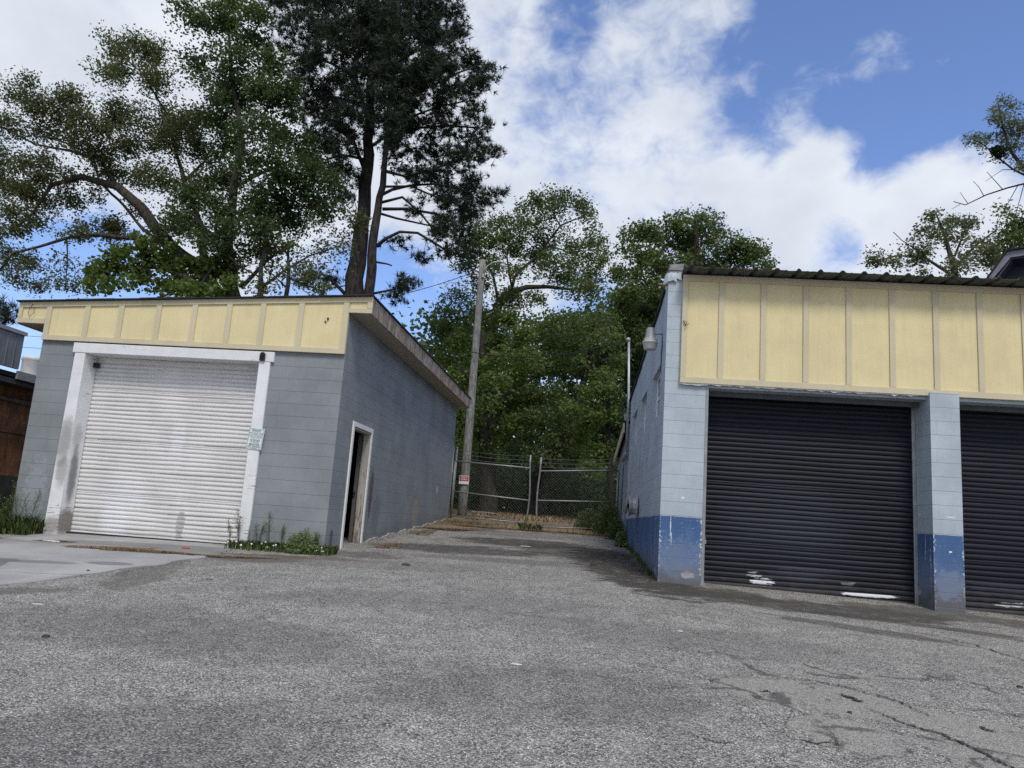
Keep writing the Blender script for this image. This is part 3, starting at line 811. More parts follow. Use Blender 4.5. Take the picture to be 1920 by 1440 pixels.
def text_mesh(name, txt, size, mat, parent, loc, rot, bold=.0, align='CENTER', xs=1.):
    cu = bpy.data.curves.new(name, 'FONT'); cu.body = txt; cu.size = size; cu.align_x = align; cu.align_y = 'CENTER'; cu.extrude = .0006; cu.offset = bold
    tmp = bpy.data.objects.new(name + '_c', cu); COL.objects.link(tmp)
    me = bpy.data.meshes.new_from_object(tmp)
    bpy.data.objects.remove(tmp); me.materials.clear(); me.materials.append(mat)
    o = bpy.data.objects.new(name, me); COL.objects.link(o); o.parent = parent; o.location = loc; o.rotation_euler = rot; o.scale = (xs, 1, 1)
    return o


nt = empty('notice', FL.W(-1.30, -.052, .98), -YAWL, 'small white notice with green print stapled to the right white door post', 'notice')
nt.rotation_euler = (0, RAD(3.5), -YAWL)
nb = MB()
for i in range(5):      # a slightly curled sheet
    a0, a1 = -.13 + i * .052, -.13 + (i + 1) * .052
    c0, c1 = -.012 * ((i - 2.5) / 2.5) ** 2 * (1 if i > 3 else .3), -.012 * ((i - 1.5) / 2.5) ** 2 * (1 if i > 2 else .3)
    nb.hexa([(a0, c0 - .002, -.17), (a1, c1 - .002, -.17), (a1, c1, -.17), (a0, c0, -.17), (a0, c0 - .002, .17), (a1, c1 - .002, .17), (a1, c1, .17), (a0, c0, .17)])
nb.build('sheet', M['paper'], nt)
bd = MB()
for (a, b, c, d) in ((-.12, .12, .155, .159), (-.12, .12, -.159, -.155), (-.12, -.116, -.155, .155), (.116, .12, -.155, .155)): bd.box(a, b, -.0165, -.0145, c, d)
bd.build('border', M['teal_ink'], nt)
ry = (RAD(90), 0, 0)
for (s_, z_, sz__, b_) in (('PRIVATE', .128, .046, 0), ('TOW AWAY ZONE', .085, .032, 0), ('UNAUTHORIZED VEHICLES WILL', .055, .016, 0), ('BE TOWED AT OWNERS EXPENSE', .032, .016, 0), ('24 HOURS A DAY 7 DAYS', .009, .016, 0),
                           ('FOR RECOVERY', -.028, .028, .0006), ('CALL THIS NUMBER', -.058, .018, 0), ('800-555-0100', -.092, .036, .0006), ('PARK AT YOUR OWN RISK', -.125, .020, .0005), ('NO EXCEPTIONS', -.145, .012, 0)):
    text_mesh('lettering', s_, sz__, M['teal_ink'], nt, (0, -.0165, z_), ry, b_, xs=.86)

# ================================================================ RIGHT GARAGE
GR_ = empty('garage', FR.W(0, 0, 0), -YAWR, 'long light grey and blue block garage with dark roller doors under a tall cream panel', 'garage')
LG = (.435, .495, .545); BL = (.066, .135, .285)
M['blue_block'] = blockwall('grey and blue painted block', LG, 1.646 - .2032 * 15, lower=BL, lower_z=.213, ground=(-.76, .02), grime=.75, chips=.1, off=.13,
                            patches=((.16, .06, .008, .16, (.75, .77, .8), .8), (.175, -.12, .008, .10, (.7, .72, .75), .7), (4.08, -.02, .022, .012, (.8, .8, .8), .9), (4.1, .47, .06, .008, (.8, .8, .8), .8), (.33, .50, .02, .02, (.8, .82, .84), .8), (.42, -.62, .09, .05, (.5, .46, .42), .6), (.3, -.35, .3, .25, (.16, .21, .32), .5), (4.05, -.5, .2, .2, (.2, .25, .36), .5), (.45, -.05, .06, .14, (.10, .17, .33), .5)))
M['metal_roof'] = simple('weathered metal roof', (.085, .095, .09), .6, .3, var=.35, scale=8)
M['black_flash'] = simple('black flashing', (.02, .02, .022), .7)
M['dark_door'] = doormat('dark navy roller curtain', (.011, .012, .020), (.003, .003, .004), .5, .0, .0762, -.86,
                         patches=((1.60, -.66, .16, .055, (.75, .76, .77), .95, 2.0, .1), (1.47, -.56, .10, .035, (.6, .6, .6), .8, 2.4, .1), (3.15, -.735, .40, .030, (.76, .77, .78), .95, .9, .1), (2.85, -.60, .10, .03, (.55, .56, .58), .7, 2.4, .1),
                                  (2.3, -.5, .55, .10, (.05, .058, .085), .5, .9, .5), (3.0, -.55, .6, .10, (.01, .01, .012), .6, .9, .3), (1.9, .3, .9, .5, (.035, .04, .055), .5, .6, .8), (5.2, -.72, .25, .03, (.6, .6, .62), .8, 2.0, .1), (5.0, -.5, .5, .10, (.05, .058, .085), .5, .9, .5)),
                         dirt=.55, dz=(-.05, .38), dirty=(.10, .098, .092), streak=.12, streakc=(.035, .038, .05))
def topR(v):
    return 3.80 - .072 * v + (.07 if 0 < v % 2.6 < 1.4 else 0) * 0
mb = MB()
UE = 12.5
# front wall: pier, header, pilasters
doorsR = [(.62, 3.85, -1.5, 2.18), (4.26, 7.49, -1.5, 2.18), (7.9, 11.13, -1.5, 2.18)]
wall(mb, 0, 0, UE, -1.5, lambda u: 3.90, doorsR, 0, .42)
wall(mb, 1, .42, 8.0, -1.5, topR, [(.70, 2.02, 1.849, 2.662), (3.20, 4.52, 1.849, 2.662), (5.60, 6.95, 1.849, 2.662)], 0, .2)
wall(mb, 1, .42, 8.0, -1.5, topR, [], UE - .2, UE)
wall(mb, 0, .2, UE - .2, -1.5, lambda u: 3.1, [], 7.8, 8.0)
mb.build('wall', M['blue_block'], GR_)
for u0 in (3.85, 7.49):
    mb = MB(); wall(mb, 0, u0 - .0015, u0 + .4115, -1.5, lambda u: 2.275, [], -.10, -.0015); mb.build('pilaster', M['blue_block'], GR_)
# parapet blocks and cap at the corner
mb = MB(); mb.box(.004, .205, -.02, .36, 3.902, 4.02); mb.hexa([(.0, -.04, 4.022), (.215, -.03, 4.022), (.215, .38, 4.022), (.0, .36, 4.022), (.015, -.03, 4.11), (.23, -.035, 4.13), (.22, .38, 4.13), (.01, .36, 4.11)])
mb.build('corner_cap', simple('bare mortar cap', (.23, .23, .235), .9, var=.2, bump=.5), GR_)
fl_ = MB()      # torn flashing wrapped around the top of the corner
pts = [(-.06, .05), (-.02, -.03), (.06, -.045), (.13, -.03), (.205, -.04)]
for i in range(len(pts) - 1):
    (a, b), (c, d) = pts[i], pts[i + 1]
    fl_.add([(a - .02 * (i == 0), b, 3.80 + .03 * i), (c, d, 3.82 + .03 * (i % 2)), (c * .9, d + .01, 3.99), (a * .8, b + .01, 3.97)], [(0, 1, 2, 3)])
    fl_.add([(a * .8, b + .014, 3.97), (c * .9, d + .014, 3.99), (c, d + .006, 3.82 + .03 * (i % 2)), (a - .02 * (i == 0), b + .006, 3.80 + .03 * i)], [(0, 1, 2, 3)])
fl_.build('flashing', simple('grey painted flashing', LG, .6, var=.2), GR_)
MB().tube([(-.16, .02, 3.80), (.0, .03, 3.79), (.05, .03, 3.79)], .016, 8).build('pipe_stub', simple('rusty pipe', (.23, .15, .11), .8), GR_)
# roof deck and black ragged edge along the stepped side wall
rb = MB()
prev = None
steps = []
v = .36; z = topR(.36)
while v < 8.0:
    dv = random.uniform(.35, .75); steps.append((v, min(v + dv, 8.0), topR(v) + random.uniform(.0, .03))); v += dv
for (a, b, zz) in steps:
    rb.hexa([(-.03 - random.uniform(0, .03), a, zz - .02), (.3, a, zz - .02), (.3, b, zz - .05), (-.04, b, zz - .06), (-.03 - random.uniform(0, .02), a, zz + .02), (.3, a, zz + .02), (.3, b, zz - .01), (-.04, b, zz - .01)])
rb.build('roof_edge', M['black_flash'], GR_)
rb = MB(); rb.hexa([(.3, .42, 3.72), (UE - .2, .42, 3.72), (UE - .2, 8.05, 3.17), (.3, 8.05, 3.17), (.3, .42, 3.76), (UE - .2, .42, 3.76), (UE - .2, 8.05, 3.21), (.3, 8.05, 3.21)]); rb.build('roof', M['black_flash'], GR_)
# cream panel
PB = 2.235; PT = 3.935
mb = MB().box(.225, UE, -.045, -.003, PB, PT); pan = mb.build('fascia_panel', M['yellow_panel'], GR_)
us = [.262] + [.817 + .6325 * i for i in range(19)]
for u in us:
    if u + .045 < UE: MB().bbox(u - .042, u + .042, -.068, -.0455, PB + .092, PT - .092, .004).build('batten', M['cream_trim'], pan)
MB().bbox(.22, UE + .01, -.07, -.0455, PB - .006, PB + .09, .004).build('trim_board', M['cream_trim'], pan)
MB().bbox(.22, 4.0, -.071, -.0455, PT - .09, PT + .012, .004).build('trim_board', M['cream_trim'], pan)
MB().bbox(4.003, UE + .01, -.071, -.0455, PT - .09, PT + .012, .004).build('trim_board', M['cream_trim'], pan)
lt = MB()       # torn white membrane hanging out under the panel
L_ = 60; pv = [(.215 + 3.5 * i / L_, PB - .012 - abs(random.gauss(0, .010)) - (.02 if i < 6 else 0) * (i / 6 if i < 6 else 0)) for i in range(L_ + 1)]
for i in range(L_): lt.hexa([(pv[i][0], -.052, pv[i][1]), (pv[i + 1][0], -.052, pv[i + 1][1]), (pv[i + 1][0], -.046, pv[i + 1][1]), (pv[i][0], -.046, pv[i][1]), (pv[i][0], -.05, PB - .002), (pv[i + 1][0], -.05, PB - .002), (pv[i + 1][0], -.046, PB - .002), (pv[i][0], -.046, PB - .002)])
lt.build('membrane', simple('white membrane', (.72, .73, .73), .6), GR_)
cb_ = MB(); cb_.tube([(.30, -.05, 3.12), (.26, -.09, 3.14), (.24, -.08, 3.20), (.29, -.10, 3.17), (.27, -.12, 3.11), (.32, -.09, 3.15)], .006, 5); cb_.build('cable_stub', M['black_plastic'], pan)
# ribbed metal roof overhanging the panel, seen from below
ov = MB(); prof = []
u = .20; k = 0
while u < UE + .1:
    prof += [(u, 0), (u + .055, 0), (u + .085, .036), (u + .115, .036), (u + .145, 0)]
    prof += [(u + .21, 0), (u + .22, .006), (u + .24, .006), (u + .25, 0)]
    u += .3165
vs = []
for (vv, dz_) in ((-.40, .0), (.35, .03)):
    for (a, b) in prof: vs.append((a + (random.uniform(-.004, .004)), vv + (random.uniform(-.012, .012) if vv < 0 else 0), 3.957 + dz_ + b))
n = len(prof)
vs2 = [(p[0], p[1], p[2] + .004) for p in vs]
fs = [(i, n + i, n + i + 1, i + 1) for i in range(n - 1)]
fs2 = [(2 * n + i, 2 * n + i + 1, 3 * n + i + 1, 3 * n + i) for i in range(n - 1)]
edge = [(i, i + 1, 2 * n + i + 1, 2 * n + i) for i in range(n - 1)]
ov.add(vs + vs2, fs + fs2 + edge)
ov.build('roof_sheet', M['metal_roof'], GR_)
# doors
M['galv'] = simple('dull galvanised steel', (.30, .31, .31), .5, .55, var=.15)
M['galv_light'] = simple('galvanised steel', (.42, .43, .43), .45, .6, var=.15)
for k, (a, b, _, zt) in enumerate(doorsR):
    rd = MB(); roller(rd, a + .02, b - .02, .44, -.86 - .01 * k, 2.33, .0762, .017, 12)
    d = rd.build('roller_door', M['dark_door'], GR_)
    MB().bbox(a + .03, b - .03, .425, .47, -.93 - .01 * k, -.845 - .01 * k, .006).build('bottom_bar', M['rubber'], d)
    if k == 0:
        pl = MB(); pl.tube([(a + .09, .425, -.10), (a + .09, .41, -.07), (a + .105, .405, -.045), (a + .12, .41, -.07), (a + .12, .425, -.10)], .006, 6); pl.bbox(a + .08, a + .13, .40, .43, -.16, -.10, .006)
        pl.build('padlock', M['galv_light'], d)
    st = MB(); st.bbox(b - .055, b - .004, .405, .438, -1.1, 2.18, .004); st.build('door_guide', M['galv_light'], GR_)
    st = MB(); st.bbox(a + .001, a + .045, -.004, .012, -1.1, 2.178, .003); st.build('corner_angle', M['galv'], GR_)
    MB().bbox(a + .002, b - .002, .25, .29, 2.10, 2.18, .004).build('header', simple('dark header', (.10, .11, .12), .8), GR_)
# windows on the side
M['glass'], tg = material('window glass', .08, 0, .5)
tg.bsdf.inputs['Base Color'].default_value = (.02, .024, .028, 1)
M['win_white'] = simple('white sash paint', (.78, .79, .79), .6)
for (a, b) in ((.70, 2.02), (3.20, 4.52), (5.60, 6.95)):
    f = MB(); zt, zb = 2.662, 1.849
    for (p, q, r, s_) in ((a, a + .05, zb, zt), (b - .05, b, zb, zt), (a + .05, b - .05, zb, zb + .05), (a + .05, b - .05, zt - .05, zt)): f.bbox(.078, .118, p + .001, q - .001, r + .001, s_ - .001, .004)
    wf = f.build('window', M['win_white'], GR_)
    s2 = MB(); mdz = (zb + zt) / 2
    s2.bbox(.083, .113, a + .052, b - .052, mdz - .02, mdz + .02, .004)
    for q in (1 / 3, 2 / 3): s2.bbox(.09, .108, a + (b - a) * q - .012, a + (b - a) * q + .012, zb + .05, mdz - .022, .003); s2.bbox(.09, .108, a + (b - a) * q - .012, a + (b - a) * q + .012, mdz + .022, zt - .05, .003)
    s2.build('sash', M['win_white'], wf)
    MB().box(.098, .102, a + .05, b - .05, zb + .05, zt - .05).build('pane', M['glass'], wf)
MB().box(.22, UE - .22, .45, 7.78, -1.2, -.95).build('floor', M['dark_floor'], GR_)

# wall lamp
wl = empty('wall_lamp', FR.W(0, .55, 3.12), -YAWR, 'grey barn light with ribbed lens on a short arm at the blue garage corner', 'wall lamp')
MB().tube([(0, 0, 0), (-.05, 0, .01), (-.12, 0, .0)], .012, 8).build('bracket', M['galv'], wl)
MB().lathe([(.10, 0), (.10, .055), (.085, .065), (-.06, .085), (-.075, .09), (-.085, .10)], (-.20, 0, 0), (0, 0, 1), 20).build('housing', simple('grey enamel', (.33, .34, .35), .5, .2), wl)
M['lens'], tl = material('frosted ribbed lens', .35, 0, .5); tl.bsdf.inputs['Base Color'].default_value = (.50, .49, .45, 1)
pr = []
for i in range(9): pr += [(-.085 - i * .006, .105 + (.004 if i % 2 else 0))]
MB().lathe(pr + [(-.14, .128), (-.15, .13), (-.156, .122), (-.25, .10), (-.262, .092), (-.265, 0)], (-.20, 0, 0), (0, 0, 1), 24).build('lens', M['lens'], wl)
MB().tube([(.0, .002, -.02), (-.012, .0, -.3), (-.012, .01, -.62)], .006, 5).build('cable', M['black_plastic'], wl)

# steel wheel rim hung on the wall
wh = empty('wheel_rim', FR.W(-.0, 4.15, .43), -YAWR, 'pale round steel wheel rim mounted on the grey side wall above the blue band', 'wheel rim')
MB().lathe([(.0, .06), (.01, .06), (.02, .19), (.03, .205), (.045, .20), (.06, .165), (.12, .155), (.14, .165), (.17, .19), (.19, .205), (.20, .20), (.195, .185), (.15, .15), (.12, .06), (.12, 0)], (0, 0, 0), (-1, 0, 0), 28).build('rim', simple('dirty white steel', (.46, .47, .46), .5, .1, var=.35, scale=9), wh)
MB().lathe([(.12, .05), (.22, .05), (.222, .03), (.25, .03), (.25, 0)], (0, 0, 0), (-1, 0, 0), 12).build('hub', M['black_plastic'], wh)
MB().lathe([(.23, 0), (.23, .14), (.24, .165), (.262, .165), (.27, .15), (.262, 0)], (0, 0, 0), (-1, 0, 0), 22).build('outer_disc', M['galv'], wh)

# service mast with conduit
ms = empty('service_mast', FR.W(-.07, 7.95, 1.9), -YAWR, 'tall thin grey service conduit mast on the far end of the blue garage', 'conduit mast')
MB().tube([(0, 0, .0), (.0, 0, 1.4), (-.06, 0, 2.88)], .032, 10).build('conduit', M['galv_light'], ms)
MB().lathe([(0, .032), (.02, .05), (.07, .062), (.10, .045), (.11, 0)], (-.06, 0, 2.86), (-.35, -.2, 1), 12).build('weatherhead', M['galv_light'], ms)
MB().tube([(0, 0, 0), (-.01, .05, -.10), (-.03, .3, -.16), (-.035, .7, -.2)], .035, 8).build('elbow', M['galv'], ms)
MB().tube([(0, -.02, .9), (.06, -.02, .9)], .02, 6).build('strap', M['galv'], ms)
MB().tube([(-.0, .25, .55), (-.10, .3, .85), (-.14, .32, 1.15), (-.07, .3, 1.32), (0.0, .26, 1.32)], .028, 8).build('cable_loop', M['black_plastic'], ms)
MB().bbox(-.10, .06, .3, .42, .55, 1.0, .01).build('meter_box', M['galv'], ms)

# low annex behind
AN = empty('annex', FR.W(0, 8.05, 0), -YAWR, 'low grey sided annex with cream sloping fascia behind the blue garage', 'annex')
mb = MB(); vs_ = []
def topA(v): return 2.62 - .10 * v
wall(mb, 1, 0, 4.8, -1.4, topA, [], -.02, .15); wall(mb, 0, .15, 6, -1.4, lambda u: 2.1, [], 4.65, 4.8); wall(mb, 1, 0, 4.8, -1.4, topA, [], 6.0, 6.2)
mb.build('wall', simple('grey metal siding', (.30, .34, .38), .6, .1), AN)
sg = MB()
for i in range(16): sg.bbox(-.045, -.021, .12 + i * .3, .16 + i * .3, -1.4, topA(.14 + i * .3) - .22, .004)
sg.build('siding_rib', simple('siding rib', (.27, .31, .35), .6), AN)
mb = MB(); mb.hexa([(-.16, .05, topA(0) - .22), (-.13, .05, topA(0) - .22), (-.13, 4.9, topA(4.9) - .22), (-.16, 4.9, topA(4.9) - .22), (-.16, .05, topA(0) + .04), (-.13, .05, topA(0) + .04), (-.13, 4.9, topA(4.9) + .04), (-.16, 4.9, topA(4.9) + .04)]); mb.build('fascia_board', M['cream_trim'], AN)
mb = MB(); mb.hexa([(-.17, 0.02, topA(0) + .042), (6.3, 0.02, topA(0) + .042), (6.3, 4.95, topA(4.95) + .042), (-.17, 4.95, topA(4.95) + .042), (-.17, 0.02, topA(0) + .08), (6.3, 0.02, topA(0) + .08), (6.3, 4.95, topA(4.95) + .08), (-.17, 4.95, topA(4.95) + .08)]); mb.build('roof', M['shingle'], AN)
for v_ in (1.3, 3.4): MB().tube([(-.07, v_, -.6), (-.07, v_, 1.55), (-.05, v_, 1.7)], .025, 8).build('downpipe', M['galv'], AN)

# ================================================================ neighbours
NB = empty('shop_building', FL.W(-7.5, 0, 0), -YAWL, 'brown walled shop with grey ribbed mansard band left of the grey garage', 'building')
M['mansard'] = simple('grey ribbed mansard', (.20, .21, .225), .6, .1, var=.12)
M['rust'], tr_ = material('rust brown wall', .9, 0, .1)
oc = tr_.obj.outputs['Object']
g1 = tr_.noise(tr_.scale(oc, 1, 3, 1.1), 2.2, 7, .7); g2 = tr_.noise(oc, 26, 5, .75)
cc = tr_.mix(tr_.step(g1, .35, .68), (.17, .105, .072), (.46, .21, .10)); cc = tr_.mix(tr_.math('MULTIPLY', tr_.step(g2, .45, .7), .4), cc, (.10, .075, .06))
tr_.put(tr_.bsdf.inputs['Base Color'], cc)
mb = MB()
mb.box(-.06, 0, -6, 2.29, 2.27, 2.96)
mb.build('mansard', M['mansard'], NB)
mb = MB()
for i in range(40):
    v_ = -5.9 + i * .21
    if v_ < 2.2: mb.box(.001, .012, v_, v_ + .02, 2.27, 2.955)
mb.build('rib', M['mansard'], NB)
MB().box(-.10, .04, -6.02, 2.32, 2.962, 3.035).build('coping', simple('light grey coping', (.27, .28, .29), .6), NB)
MB().box(-.045, -.002, 2.296, 10, 2.08, 2.245).build('fascia_board', simple('grey fascia', (.25, .26, .27), .7), NB)
mb = MB(); mb.box(-8, -.05, -6, 10, 2.11, 2.20); mb.build('roof', M['shingle'], NB)
MB().box(-1.0, -.06, -6, 10, 1.98, 2.08).build('soffit', simple('dark soffit', (.07, .07, .072), .9), NB)
mb = MB(); mb.box(-8, -.55, -6, 9.8, .16, 1.98); mb.build('wall', M['rust'], NB)
mb = MB(); mb.box(-8, -.52, -6, 9.8, -1.4, .158); mb.build('foundation', simple('mossy foundation', (.055, .065, .055), .9, var=.3), NB)
MB().bbox(-.56, -.47, -6, 9.8, 1.68, 1.76, .01).build('ledge', simple('weathered ledge', (.22, .19, .17), .9, var=.3), NB)
MB().tube([(-.44, -4, 1.05), (-.44, 9, 1.0)], .012, 5).build('cable', M['black_plastic'], NB)
vd = empty('roof_vent', FL.W(-7.95, 3.2, 2.20), -YAWL, 'white round drum vent on the brown shop roof', 'roof vent')
MB().lathe([(0, .20), (.40, .20), (.42, .215), (.47, .215), (.50, .18), (.52, 0)], (0, 0, 0), (0, 0, 1), 24).build('drum', simple('white enamel', (.62, .63, .62), .5, var=.1), vd)
vp = empty('vent_pipe', FL.W(-7.56, 3.05, 2.20), -YAWL, 'thin white pipe standing on the shop roof beside the garage wall', 'pipe')
MB().tube([(0, 0, 0), (0, 0, .75)], .022, 8).build('pipe', M['white_trim'], vp)
MB().lathe([(0, .08), (.02, .08), (.03, .03)], (0, 0, 0), (0, 0, 1), 12).build('flange', M['white_trim'], vp)

# house gable over the right garage roof
HS = empty('house', (10.8, 17., 0), -YAWR, 'dark grey gabled house peeking over the right end of the metal roof', 'house')
HS.location = (10.8, 17.0, 0); HS.rotation_euler = (0, 0, -RAD(36))
M['house_trim'] = simple('grey lavender fascia', (.22, .23, .27), .7); M['house_side'] = simple('dark blue grey siding', (.06, .07, .10), .8)
gb = [(0, 6.25), (.40, 6.83), (7.5, 7.05)]
mb = MB()
def strip(mb, poly, w_, v0, v1):
    for i in range(len(poly) - 1):
        (a, za), (b, zb_) = poly[i], poly[i + 1]
        dx = w_[i][0]; 
        mb.hexa([(a + w_[i][0], v0, za + w_[i][1]), (b + w_[i + 1][0], v0, zb_ + w_[i + 1][1]), (b + w_[i + 1][0], v1, zb_ + w_[i + 1][1]), (a + w_[i][0], v1, za + w_[i][1]), (a, v0, za), (b, v0, zb_), (b, v1, zb_), (a, v1, za)])
strip(mb, gb, [(.10, -.03), (.06, -.15), (0, -.15)], -.02, .03); mb.build('fascia_board', M['house_trim'], HS)
mb = MB(); strip(mb, [(-.04, 6.22), (.38, 6.862), (7.5, 7.09)], [(.04, .02), (.02, -.03), (0, -.035)], -.08, 7); mb.build('roof', M['shingle'], HS)
mb = MB(); mb.prism([(.12, 6.2), (.46, 6.68), (7.4, 6.9), (7.4, -1.2), (.9, -1.2), (.9, 6.2)], 1, .6, 6.5); mb.build('wall', M['house_side'], HS)
mb = MB(); mb.prism([(.12, 6.19), (.46, 6.675), (7.4, 6.89), (7.4, 6.86), (.48, 6.645), (.15, 6.17)], 1, .03, .6); mb.build('soffit', M['house_side'], HS)
mb = MB()
for i in range(12):
    mb.hexa([(.75 + i * .05, .50, 6.10 + i * .035), (2.1, .50, 6.45 + i * .035), (2.1, .58, 6.45 + i * .035), (.75 + i * .05, .58, 6.10 + i * .035), (.75 + i * .05, .50, 6.118 + i * .035), (2.1, .50, 6.468 + i * .035), (2.1, .58, 6.468 + i * .035), (.75 + i * .05, .58, 6.118 + i * .035)])
mb.build('louvre', M['house_trim'], HS)
mb = MB(); mb.hexa([(.62, .2, 6.0), (4.0, .2, 7.0 - .45), (4.0, .3, 6.55), (.62, .3, 6.0), (.62, .2, 6.03), (4.0, .2, 6.62), (4.0, .3, 6.62), (.62, .3, 6.03)])
mb.build('lower_fascia', M['house_trim'], HS)

# ================================================================ pole, lamp, sign, wires
M['pole_wood'] = barkmat('weathered pole wood', (.13, .125, .115), (.29, .285, .27), 1.3)
pb = at(866, 970, 24); pt_ = at(905, 488, 24)
PL = empty('utility_pole', (pb[0], 24, float(gz(pb[0], 24))), 0, 'weathered grey wooden utility pole behind the left gate leaf', 'utility pole')
H_ = pt_[2] - float(gz(pb[0], 24)); dx = pt_[0] - pb[0]
MB().tube([(dx * k / 8, 0, -.3 + (H_ + .3) * k / 8) for k in range(9)], [.148 - .046 * k / 8 for k in range(9)], 14, jag=.02).build('pole', M['pole_wood'], PL)
MB().tube([(dx + .10, -.03, H_ - .45), (dx + .16, -.04, H_ - .2), (dx + .35, -.05, H_ - .06), (dx + .55, -.05, H_ - .02)], .02, 8).build('lamp_arm', M['galv_light'], PL)
MB().lathe([(0, 0), (.0, .07), (.05, .10), (.10, .085), (.13, .03), (.14, 0)], (dx + .62, -.05, H_ - .10), (0, 0, 1), 14).build('lamp_head', M['galv_light'], PL)
MB().lathe([(0, .02), (-.02, .085), (-.10, .075), (-.14, 0)], (dx + .66, -.05, H_ - .09), (0, 0, 1), 14).build('lamp_lens', M['lens'], PL)
MB().bbox(dx + .02, dx + .10, -.17, -.09, H_ - .62, H_ - .50, .01).build('bracket', M['galv'], PL)
MB().tube([(dx + .06, -.13, H_ - .6), (dx + .07, -.14, H_ - .25), (dx + .05, -.13, H_ - .12)], .012, 6).build('conduit', M['galv'], PL)
sg_ = at(870, 899, 23.82)
SG = empty('sign', (sg_[0], 23.82, sg_[2]), 0, 'small red and white warning sign nailed to the utility pole', 'sign')
sb = MB()
for i in range(6):
    a0, a1 = -.15 + i * .05, -.15 + (i + 1) * .05; f_ = lambda a: .9 * a * a
    sb.hexa([(a0, f_(a0) - .003, -.14), (a1, f_(a1) - .003, -.14), (a1, f_(a1), -.14), (a0, f_(a0), -.14), (a0, f_(a0) - .003, .12), (a1, f_(a1) - .003, .12), (a1, f_(a1), .12), (a0, f_(a0), .12)])
sb.build('plate', M['paper'], SG)
sb = MB()
for i in range(6):
    a0, a1 = -.138 + i * .046, -.138 + (i + 1) * .046; f_ = lambda a: .9 * a * a - .0035
    sb.hexa([(a0, f_(a0) - .002, -.05), (a1, f_(a1) - .002, -.05), (a1, f_(a1), -.05), (a0, f_(a0), -.05), (a0, f_(a0) - .002, .108), (a1, f_(a1) - .002, .108), (a1, f_(a1), .108), (a0, f_(a0), .108)])
sb.build('red_field', M['red_ink'], SG)
text_mesh('lettering', 'PRIVATE', .058, M['paper'], SG, (0, -.008, .065), (RAD(90), 0, 0), .0012, xs=.9)
text_mesh('lettering', 'PROPERTY', .055, M['paper'], SG, (0, -.008, .0), (RAD(90), 0, 0), .0012, xs=.82)

M['wire'] = simple('black wire', (.02, .02, .02), .6)
def wire(a, b, sag, r, label, n=24, name='power_line'):
    a, b = np.array(a, float), np.array(b, float)
    mb = MB(); mb.tube([a + (b - a) * t - np.array([0, 0, sag * 4 * t * (1 - t)]) for t in np.linspace(0, 1, n)], r, 5)
    o = mb.build(name, M['wire']); return tag(o, label, 'power line')
wire(at(885, 660, 23.85), at(1183, 634, 19.5), .32, .016, 'black service cable sagging from the wooden pole to the conduit mast')
wire(at(896, 508, 23.9), at(560, 566, 40), .5, .012, 'thin wire running left from the wooden pole behind the pines')
wire(at(-60, 618, 40), at(260, 634, 40), .2, .011, 'upper thin wire in the gap between shop and grey garage')
wire(at(-60, 640, 40), at(260, 655, 40), .2, .011, 'lower thin wire in the gap between shop and grey garage')

# ================================================================ gates
def pipe(mb, a, b, r=.022, n=2): mb.tube([np.array(a) + (np.array(b) - np.array(a)) * t for t in np.linspace(0, 1, n)], r, 8)
M['fence'] = simple('galvanised fence pipe', (.27, .28, .28), .5, .45, var=.15)
M['fence_wire'] = simple('galvanised fence wire', (.17, .175, .17), .55, .4)


def gate(label, A, B, zbA, zbB, ztA, ztB, midA, midB, barb, bendB):
    """leaf between hinge A (x,y) and free stile B, bottoms and tops given; bendB: sideways buckle of the free stile"""
    root = empty('gate_leaf', (A[0], A[1], zbA), 0, label, 'gate', 'pair of chain link gate leaves')
    o = np.array([A[0], A[1], zbA])
    A3 = lambda z: np.array([A[0], A[1], z]) - o
    def B3(z):
        t = (z - zbB) / (ztB - zbB)
        q = np.array([B[0], B[1], z]) - o
        q[0] += bendB * math.sin(min(max(t, 0), 1) * math.pi * .9) * (1 - t * .3); return q
    mb = MB(); pipe(mb, A3(zbA), A3(ztA), .024); mb.build('stile', M['fence'], root)
    mb = MB(); mb.tube([B3(z) for z in np.linspace(zbB, barb[1], 9)], .024, 8); mb.build('stile', M['fence'], root)
    mb = MB(); pipe(mb, A3(ztA), B3(ztB)); mb.build('top_rail', M['fence'], root)
    mb = MB(); pipe(mb, A3(midA), B3(midB), .02); mb.build('middle_rail', M['fence'], root)
    mb = MB(); pipe(mb, A3(zbA + .06), B3(zbB + .04), .018); mb.build('bottom_rail', M['fence'], root)
    def S(s, t):
        a = A3(zbA + .06 + (ztA - zbA - .06) * t); b = B3(zbB + .04 + (ztB - zbB - .04) * t)
        return a + (b - a) * s
    W_ = math.dist(A, B); Hh = ztA - zbA; sp = .088; mb = MB()
    c = -Hh
    while c < W_:
        for sg2 in (1, -1):
            pts = []
            for h in np.linspace(0, Hh, 9):
                x_ = c + h if sg2 == 1 else c + Hh - h
                if 0 <= x_ <= W_: pts.append(S(x_ / W_, h / Hh) + np.array([0, .004 * sg2, 0]))
            if len(pts) > 1: mb.tube(pts, .0022, 3, cap=False)
        c += sp
    mb.build('chain_link_mesh', M['fence_wire'], root)
    mb = MB()
    for k in range(3):
        f = (k + 1) / 3.3
        a = A3(ztA + (barb[0] - ztA) * f); b = B3(ztB + (barb[1] - ztB) * f)
        mb.tube([a + (b - a) * t - np.array([0, 0, .05 * math.sin(t * math.pi)]) for t in np.linspace(0, 1, 8)], .005, 4, cap=False)
        for t in np.linspace(.05, .95, 16):
            p = a + (b - a) * t - np.array([0, 0, .05 * math.sin(t * math.pi)]); mb.tube([p - (.015, 0, .022), p + (.015, 0, .022)], .003, 3, cap=False)
    mb.build('barbed_wire', M['fence_wire'], root)
    return root


